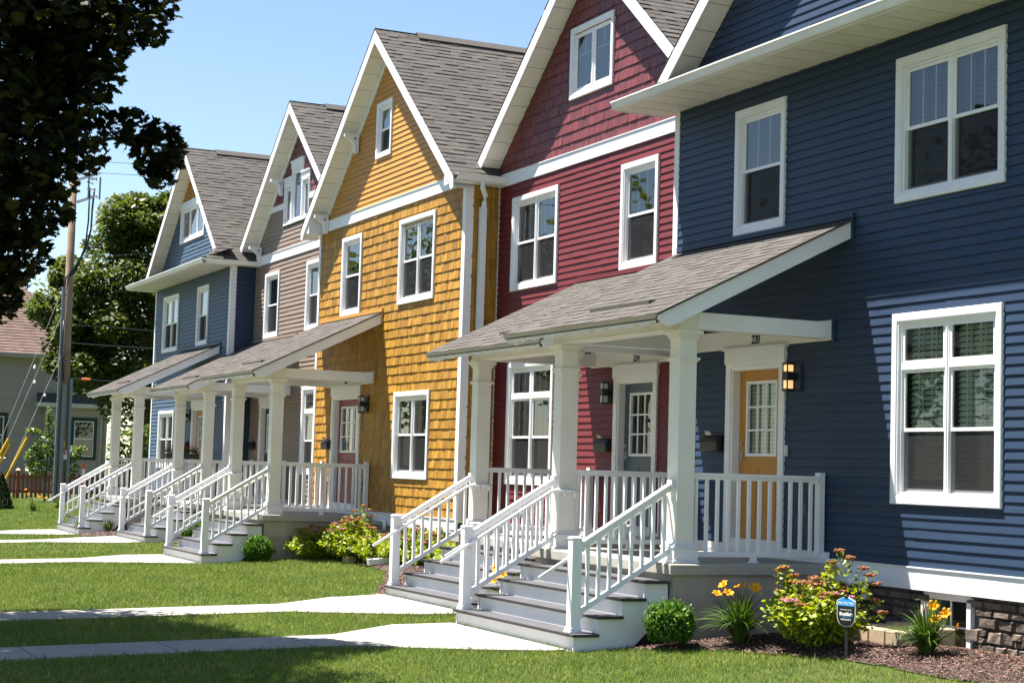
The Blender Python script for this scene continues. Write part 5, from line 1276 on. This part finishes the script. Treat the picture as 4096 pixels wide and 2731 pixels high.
m = MB(); m.box(PX+0.165, PX+0.175, PY+0.0, PY+0.06, 2.18, 2.38); m.build('tag_plate', plain('tag_yellow', (0.7, 0.55, 0.1), 0.5), T)
WIRE = plain('wire', (0.10, 0.105, 0.11), 0.5)
def wire(a, b, sag, r, label):
    a, b = Vector(a), Vector(b); m = MB(); n = 24
    m.tube([a.lerp(b, i/n)-Vector((0, 0, sag*4*(i/n)*(1-i/n))) for i in range(n+1)], r, 5); o = m.build('power_line', WIRE, None); tag(o, label, 'power line', 'overhead wires at the pole')
wire((PX, -30, 13.5), (PX, PY, 12.6), 0.5, 0.012, 'highest overhead wire crossing behind the maple leaves to the pole')
wire((PX, PY, 12.35), (PX-1, 48, 15.2), 0.3, 0.009, 'upper of two thin wires crossing the sky left of the far gable')
wire((PX, PY, 11.95), (PX-1, 48, 14.6), 0.3, 0.009, 'lower of two thin wires crossing the sky left of the far gable')
wire((PX, PY+0.1, 8.85), (PX-1, 40, 14.0), 0.2, 0.011, 'pale wire rising right from the pole in front of the big tree')
wire((PX, PY+0.1, 8.45), (PX-1, 40, 13.6), 0.3, 0.011, 'pale wire just below another in front of the big tree')
wire((PX, PY+0.1, 6.5), (PX-1, 40, 6.6), 0.1, 0.015, 'dark cable leaving the pole level with the far upper windows')
wire((PX, PY+0.1, 5.85), (PX-1, 40, 6.0), 0.1, 0.02, 'thick dark cable just below another, crossing before the big tree')
wire((PX, PY+0.1, 4.6), (PX-1, 40, 4.5), 0.1, 0.02, 'lowest dark cable with an orange marker, leaving the pole')
m = MB(); m.tube([(PX, PY+0.55, 4.59), (PX, PY+0.85, 4.59)], 0.045, 8); o = m.build('cable_marker', plain('marker_orange', (0.75, 0.13, 0.03), 0.5), None); tag(o, 'small orange sleeve on the lowest dark cable', 'cable marker')
YEL = plain('guard_yellow', (0.72, 0.40, 0.01), 0.45)
def guy(a, g0, g1, label):
    T = thing('guy_wire', g0, label, 'guy wire', 'guy wires with yellow guards'); m = MB(); m.tube([g0, a], 0.006, 5); m.build('cable', plain('guy_steel', (0.42, 0.44, 0.45), 0.4), T)
    m = MB(); m.tube([g0, g1], 0.045, 8); m.build('guard', YEL, T)
    m = MB(); a, g1 = Vector(a), Vector(g1); p = g1.lerp(a, 0.42); q = g1.lerp(a, 0.44); m.tube([p, q], 0.04, 8); m.build('strain_insulator', SIGNW, T)
guy((PX, PY, 5.9), (-60, 9.14, 0.75), (-60, 9.912, 2.464), 'guy wire with a full-length yellow guard, rightmost of three')
guy((PX, PY-0.1, 7.2), (-60, 8.6, 0.55), (-60, 9.346, 2.26), 'guy wire with yellow guard, middle of three at the left edge')
guy((PX, PY-0.1, 8.2), (-60, 8.5, 0.75), (-60, 9.303, 2.406), 'guy wire with yellow guard, leftmost of three at the left edge')
def marker_post(x, y, h, label):
    T = thing('marker_post', (x, y, 0.2), label, 'marker post', 'orange utility markers'); m = MB(); m.box(x-0.03, x+0.03, y-0.06, y+0.06, 0.1, h); m.build('post', plain('marker_orange', (0.75, 0.13, 0.03), 0.5), T)
    m = MB(); m.box(x+0.031, x+0.036, y-0.05, y+0.05, h-0.55, h-0.18); m.build('label_plate', SIGNW, T)
marker_post(-60.5, 11.95, 1.62, 'orange utility marker post just right of the pole')
marker_post(-62.5, 13.3, 1.75, 'orange utility marker post farther right, seen through stair balusters')
# ------------------------------------------------------------------ picket fence
FX = -69.0
CEDAR = island('cedar_picket', (0.14, 0.040, 0.018), (0.26, 0.080, 0.034), 0.8, (20, 20, 2), 0.3, 0.003)
T = thing('picket_fence', (FX, 11, 0.2), 'reddish-brown wooden picket fence with capped posts in front of the neighbouring house', 'fence')
for y in np.arange(7.2, 20.4, 0.165):
    m = MB(); zt = 1.20+random.uniform(-0.015, 0.015); m.prism([(y-0.045, 0.20), (y+0.045, 0.20), (y+0.045, zt-0.06), (y, zt), (y-0.045, zt-0.06)], 'x', FX, FX+0.02); m.build('picket', CEDAR, T)
for y in (9.2, 11.12, 13.05, 15.0, 17.0, 19.0):
    m = MB(); m.box(FX-0.07, FX+0.04, y-0.055, y+0.055, 0.05, 1.27); p = m.build('post', CEDAR, T)
    m = MB(); m.hexa([(FX-0.10, y-0.085, 1.27), (FX+0.07, y-0.085, 1.27), (FX+0.07, y+0.085, 1.27), (FX-0.10, y+0.085, 1.27), (FX-0.03, y-0.02, 1.36), (FX-0.0, y-0.02, 1.36), (FX-0.0, y+0.02, 1.36), (FX-0.03, y+0.02, 1.36)]); m.build('post_cap', plain('cap_pale', (0.6, 0.42, 0.28), 0.6), p)
for z in (0.42, 0.98):
    m = MB(); m.box(FX-0.04, FX-0.001, 7.1, 20.5, z, z+0.08); m.build('rail', CEDAR, T)
# ------------------------------------------------------------------ neighbouring house
NX = -80.0
GREY = vinyl('grey_lap', (0.34, 0.305, 0.275)); REDROOF = island('red_roof_shingle', (0.088, 0.052, 0.039), (0.132, 0.080, 0.060), 0.9, (20, 20, 20), 0.3, 0.002, 0.4, 0.12); DGREEN = plain('dark_green_trim', (0.012, 0.028, 0.026), 0.5)
T = thing('neighbour_house', (NX-5, 10, 0), 'grey lap-sided older house with a reddish-brown hip roof behind the fence', 'house')
ny0, ny1 = 2.0, 16.75
nh = [(15.05, 16.25, 1.72, 3.65), (15.0, 15.75, 4.65, 5.75), (11.35, 12.30, 1.75, 3.75)]
m = MB(); lap_wall(m, ny0, ny1, 0.2, 6.30, sideX(NX), nh, h=0.125, proud=0.02); m.build('wall', GREY, T)
m = MB(); lap_wall(m, NX-10, NX, 0.2, 6.30, lambda u, o, z: (u, ny1+o, z), h=0.125, proud=0.02); m.build('side_wall', GREY, T)
m = MB(); ex = 0.45; e0 = (NX+ex, ny0-ex, 6.42); e1 = (NX+ex, ny1+ex, 6.42); e2 = (NX-10-ex, ny1+ex, 6.42); e3 = (NX-10-ex, ny0-ex, 6.42); rx = NX-5; r0 = (rx, ny0+4.6, 10.2); r1 = (rx, ny1-3.6, 10.2)
def roof_quad(mb, a, b, c, d, rows=26, cols=60):
    a, b, c, d = map(Vector, (a, b, c, d))
    for i in range(rows):
        t0, t1 = i/rows, (i+1)/rows
        L0, R0, L1, R1 = a.lerp(d, t0), b.lerp(c, t0), a.lerp(d, t1), b.lerp(c, t1)
        k = max(1, int(cols*((R0-L0).length/max(0.01, (b-a).length)))); up = Vector((0, 0, 0.025))
        for j in range(k):
            u0, u1 = j/k, (j+1)/k
            mb.face([L0.lerp(R0, u0)+up, L0.lerp(R0, u1)+up, L1.lerp(R1, u1), L1.lerp(R1, u0)]); mb.face([L0.lerp(R0, u0)-up*0.2, L0.lerp(R0, u1)-up*0.2, L0.lerp(R0, u1)+up, L0.lerp(R0, u0)+up])
roof_quad(m, e0, e1, r1, r0); roof_quad(m, e1, e2, r1, r1); roof_quad(m, e2, e3, r0, r1); roof_quad(m, e3, e0, r0, r0); m.build('roof', REDROOF, T)
m = MB(); m.box(NX-0.02, NX+ex+0.03, ny0-ex, ny1+ex, 6.28, 6.43); m.box(NX-10, NX, ny1, ny1+ex+0.03, 6.28, 6.42); m.build('eave', plain('eave_white', (0.55, 0.55, 0.52), 0.5), T)
m = MB(); m.box(NX+ex+0.03, NX+ex+0.13, ny0-ex, ny1+ex, 6.32, 6.45); m.build('gutter', plain('grey_gutter', (0.30, 0.31, 0.31), 0.4), T)
m = MB(); m.prism([(NX-0.01, 4.75), (NX+0.75, 4.30), (NX+0.75, 4.26), (NX-0.01, 4.26)], 'y', 13.55, 16.7); m.build('awning_roof', ROOFDARK, T)
m = MB(); m.box(NX, NX+0.80, 13.5, 16.75, 4.08, 4.27); m.build('awning_fascia', plain('eave_white', (0.55, 0.55, 0.52), 0.5), T)
m = MB(); bx = NX+0.55; m.box(NX, bx, 13.9, 15.0, 0.2, 4.08); m.box(NX, bx, 16.2, 16.45, 0.2, 4.08); m.box(NX, bx, 15.0, 16.2, 0.2, 1.75); m.box(NX, bx, 15.0, 16.2, 3.62, 4.08); m.build('bay_wall', GREY, T)
m = MB(); m.box(bx+0.002, bx+0.03, 13.88, 14.0, 0.2, 4.06); m.box(bx+0.002, bx+0.03, 16.35, 16.47, 0.2, 4.06); m.build('bay_trim', plain('beige_trim', (0.36, 0.32, 0.27), 0.6), T)
def nwin(x, y0, y1, z0, z1):
    m = MB(); m.box(x, x+0.05, y0-0.14, y0, z0-0.14, z1+0.16); m.box(x, x+0.05, y1, y1+0.14, z0-0.14, z1+0.16); m.box(x, x+0.05, y0, y1, z1, z1+0.16); m.box(x, x+0.05, y0, y1, z0-0.14, z0); w_ = m.build('window', DGREEN, T)
    m = MB(); f = 0.05; m.box(x-0.02, x+0.03, y0, y0+f, z0, z1); m.box(x-0.02, x+0.03, y1-f, y1, z0, z1); m.box(x-0.02, x+0.03, y0+f, y1-f, z1-f, z1); m.box(x-0.02, x+0.03, y0+f, y1-f, z0, z0+f); zm = (z0+z1)/2; m.box(x-0.015, x+0.025, y0+f, y1-f, zm-0.03, zm+0.03); m.build('sash', WHITE, w_)
    m = MB(); m.face([(x-0.01, y0, z0), (x-0.01, y1, z0), (x-0.01, y1, z1), (x-0.01, y0, z1)]); m.build('pane', GLASS, w_)
    m = MB(); 
    for k in range(10): m.face([(x-0.12+0.02*(k % 2), y0+(y1-y0)*k/10, z0+0.1), (x-0.12+0.02*((k+1) % 2), y0+(y1-y0)*(k+1)/10, z0+0.1), (x-0.12+0.02*((k+1) % 2), y0+(y1-y0)*(k+1)/10, z1), (x-0.12+0.02*(k % 2), y0+(y1-y0)*k/10, z1)])
    m.build('curtain', plain('curtain_grey', (0.22, 0.24, 0.23), 0.9), w_)
    m = MB(); m.box(x-0.3, x-0.28, y0, y1, z0, z1); m.build('dark_backing', DARKROOM, w_)
nwin(NX+0.55, 15.18, 16.08, 1.88, 3.50); nwin(NX+0.02, 15.1, 15.66, 4.75, 5.62); nwin(NX+0.02, 11.5, 12.16, 1.9, 3.6)
m = MB(); m.box(NX, NX+0.05, 16.62, 16.78, 0.2, 6.28); m.build('corner_board', plain('beige_trim', (0.36, 0.32, 0.27), 0.6), T)

# ------------------------------------------------------------------ mulch and grass
chips_v = []; chips_n = 0
CHIP = island('mulch_chip', (0.045, 0.024, 0.019), (0.30, 0.185, 0.145), 0.9, spec=0.15, mid=(0.118, 0.066, 0.052))
allv = []
for k, poly in BEDS.items():
    xs = [p[0] for p in poly]; ys = [p[1] for p in poly]; area = (max(xs)-min(xs))*(max(ys)-min(ys)); dens = {'near': 2600, 'pair': 1200}.get(k, 700)
    n = int(area*dens); x = RNG.uniform(min(xs), max(xs), n); y = RNG.uniform(min(ys), max(ys), n); keep = in_poly(x, y, poly); x, y = x[keep], y[keep]; n = len(x)
    z = bed_z(x, y, poly)+RNG.uniform(0.0, 0.014, n)
    L = RNG.uniform(0.015, 0.055, n)*(1 if k == 'near' else 1.4); W = RNG.uniform(0.004, 0.010, n)*(1 if k == 'near' else 1.5); a = RNG.uniform(0, 6.283, n); pit = RNG.normal(0, 0.25, n); rol = RNG.normal(0, 0.35, n)
    d = np.stack([np.cos(a)*np.cos(pit), np.sin(a)*np.cos(pit), np.sin(pit)], 1); s = np.stack([-np.sin(a)*np.cos(rol), np.cos(a)*np.cos(rol), np.sin(rol)], 1)
    c = np.stack([x, y, z], 1); d *= L[:, None]/2; s *= W[:, None]/2; nn = np.cross(d, s); nn /= np.linalg.norm(nn, axis=1, keepdims=True)+1e-9; nn *= 0.004
    allv.append(np.stack([c-d-s*0.5, c-s, c+d-s*0.4, c+d*0.9+s*0.6, c+s+nn, c-d+s*0.5], 1))
v = np.concatenate(allv); n = len(v)
o = np_mesh('mulch', v.reshape(-1, 3), np.arange(n*6), np.arange(n)*6, np.full(n, 6), CHIP); tag(o, 'brown shredded bark mulch covering the planting beds', 'mulch', kind='stuff')

def grass_mat():
    m, nt, b = new_mat('grass_blade')
    g = _n(nt, 'ShaderNodeNewGeometry'); r = ramp(nt, g.outputs['Random Per Island'], [(0.0, (0.105, 0.180, 0.022)), (0.55, (0.210, 0.300, 0.040)), (0.82, (0.27, 0.335, 0.062)), (0.93, (0.36, 0.35, 0.13)), (1.0, (0.48, 0.44, 0.23))])
    nz = noise(nt, 0.8, 4); r2 = ramp(nt, nz.outputs[0], [(0.28, (0.66, 0.74, 0.6)), (0.5, (0.95, 0.97, 0.95)), (0.66, (1.15, 1.05, 1.0)), (0.78, (1.55, 1.22, 1.35))])
    mx = _n(nt, 'ShaderNodeMixRGB', blend_type='MULTIPLY'); mx.inputs[0].default_value = 1
    nt.links.new(r.outputs[0], mx.inputs[1]); nt.links.new(r2.outputs[0], mx.inputs[2]); nt.links.new(mx.outputs[0], b.inputs['Base Color'])
    b.inputs['Roughness'].default_value = 0.5; b.inputs['Specular IOR Level'].default_value = 0.35
    t = _n(nt, 'ShaderNodeBsdfTranslucent'); ms = _n(nt, 'ShaderNodeMixShader'); ms.inputs[0].default_value = 0.28
    out = [x for x in nt.nodes if x.type == 'OUTPUT_MATERIAL'][0]; nt.links.new(mx.outputs[0], t.inputs[0])
    nt.links.new(b.outputs[0], ms.inputs[1]); nt.links.new(t.outputs[0], ms.inputs[2]); nt.links.new(ms.outputs[0], out.inputs[0])
    return m
excl = [list(p) for p in WALKS]+list(BEDS.values())+[[(-90, -2.8), (20, -2.8), (20, -1.15), (-90, -1.15)]]
for k, (rl, rr, cl_, cr, y0) in UNITS.items(): excl.append([(cl_-0.2, y0-3.2), (cr+0.15, y0-3.2), (cr+0.2, y0), (cl_-0.45, y0)])
V = []; 
for x0, x1, dens, hw, hh in ((-13.5, -9, 2600, 0.0022, 0.050), (-21, -13.5, 4300, 0.0023, 0.050), (-34, -21, 1900, 0.0036, 0.052), (-62, -34, 520, 0.007, 0.055), (-76, -62, 160, 0.012, 0.07)):
    ylo, yhi = -1.1, 12.0
    n = int((x1-x0)*(yhi-ylo)*dens); x = RNG.uniform(x0, x1, n); y = RNG.uniform(ylo, yhi, n)
    vis = (y > -x*0.135-0.2) if x1 <= -13 else (y > 1.8)
    keep = (vis | (RNG.random(n) < 0.3)) & (y < 11.25)
    for p in excl: keep &= ~in_poly(x, y, p)
    keep &= ~((y > 11.25) & (x > -48.1))
    pt = np.sin(x*0.9+1.3*np.sin(y*0.7))*np.sin(y*1.1+0.6*np.sin(x*0.8)); keep &= (RNG.random(n) < 0.86+0.14*pt)
    x, y = x[keep], y[keep]; n = len(x); z = gz_np(y)
    h = hh*0.82*RNG.uniform(0.4, 1.25, n)*(1+0.7*(RNG.random(n) < 0.03)); 
    ed = np.full(n, 9.0)
    for p in WALKS: ed = np.minimum(ed, edge_dist(x, y, p))
    h *= 1+0.35*(ed < 0.09)
    a = RNG.uniform(0, 6.283, n); lean = RNG.uniform(0.1, 0.9, n)*h; b = RNG.uniform(0, 6.283, n); w_ = hw*RNG.uniform(0.7, 1.3, n)
    s = np.stack([np.cos(a)*w_, np.sin(a)*w_, 0*w_], 1); c = np.stack([x, y, z-0.004], 1)
    mid = c+np.stack([np.cos(b)*lean*0.35, np.sin(b)*lean*0.35, h*0.6], 1); tip = c+np.stack([np.cos(b)*lean, np.sin(b)*lean, h], 1)
    V.append(np.stack([c-s, c+s, mid+s*0.75, tip, mid-s*0.75], 1))
v = np.concatenate(V); n = len(v); print('grass blades', n)
o = np_mesh('grass', v.reshape(-1, 3), np.arange(n*5), np.arange(n)*5, np.full(n, 5), grass_mat()); tag(o, 'mown green lawn grass in front of the row of houses', 'grass', kind='stuff')
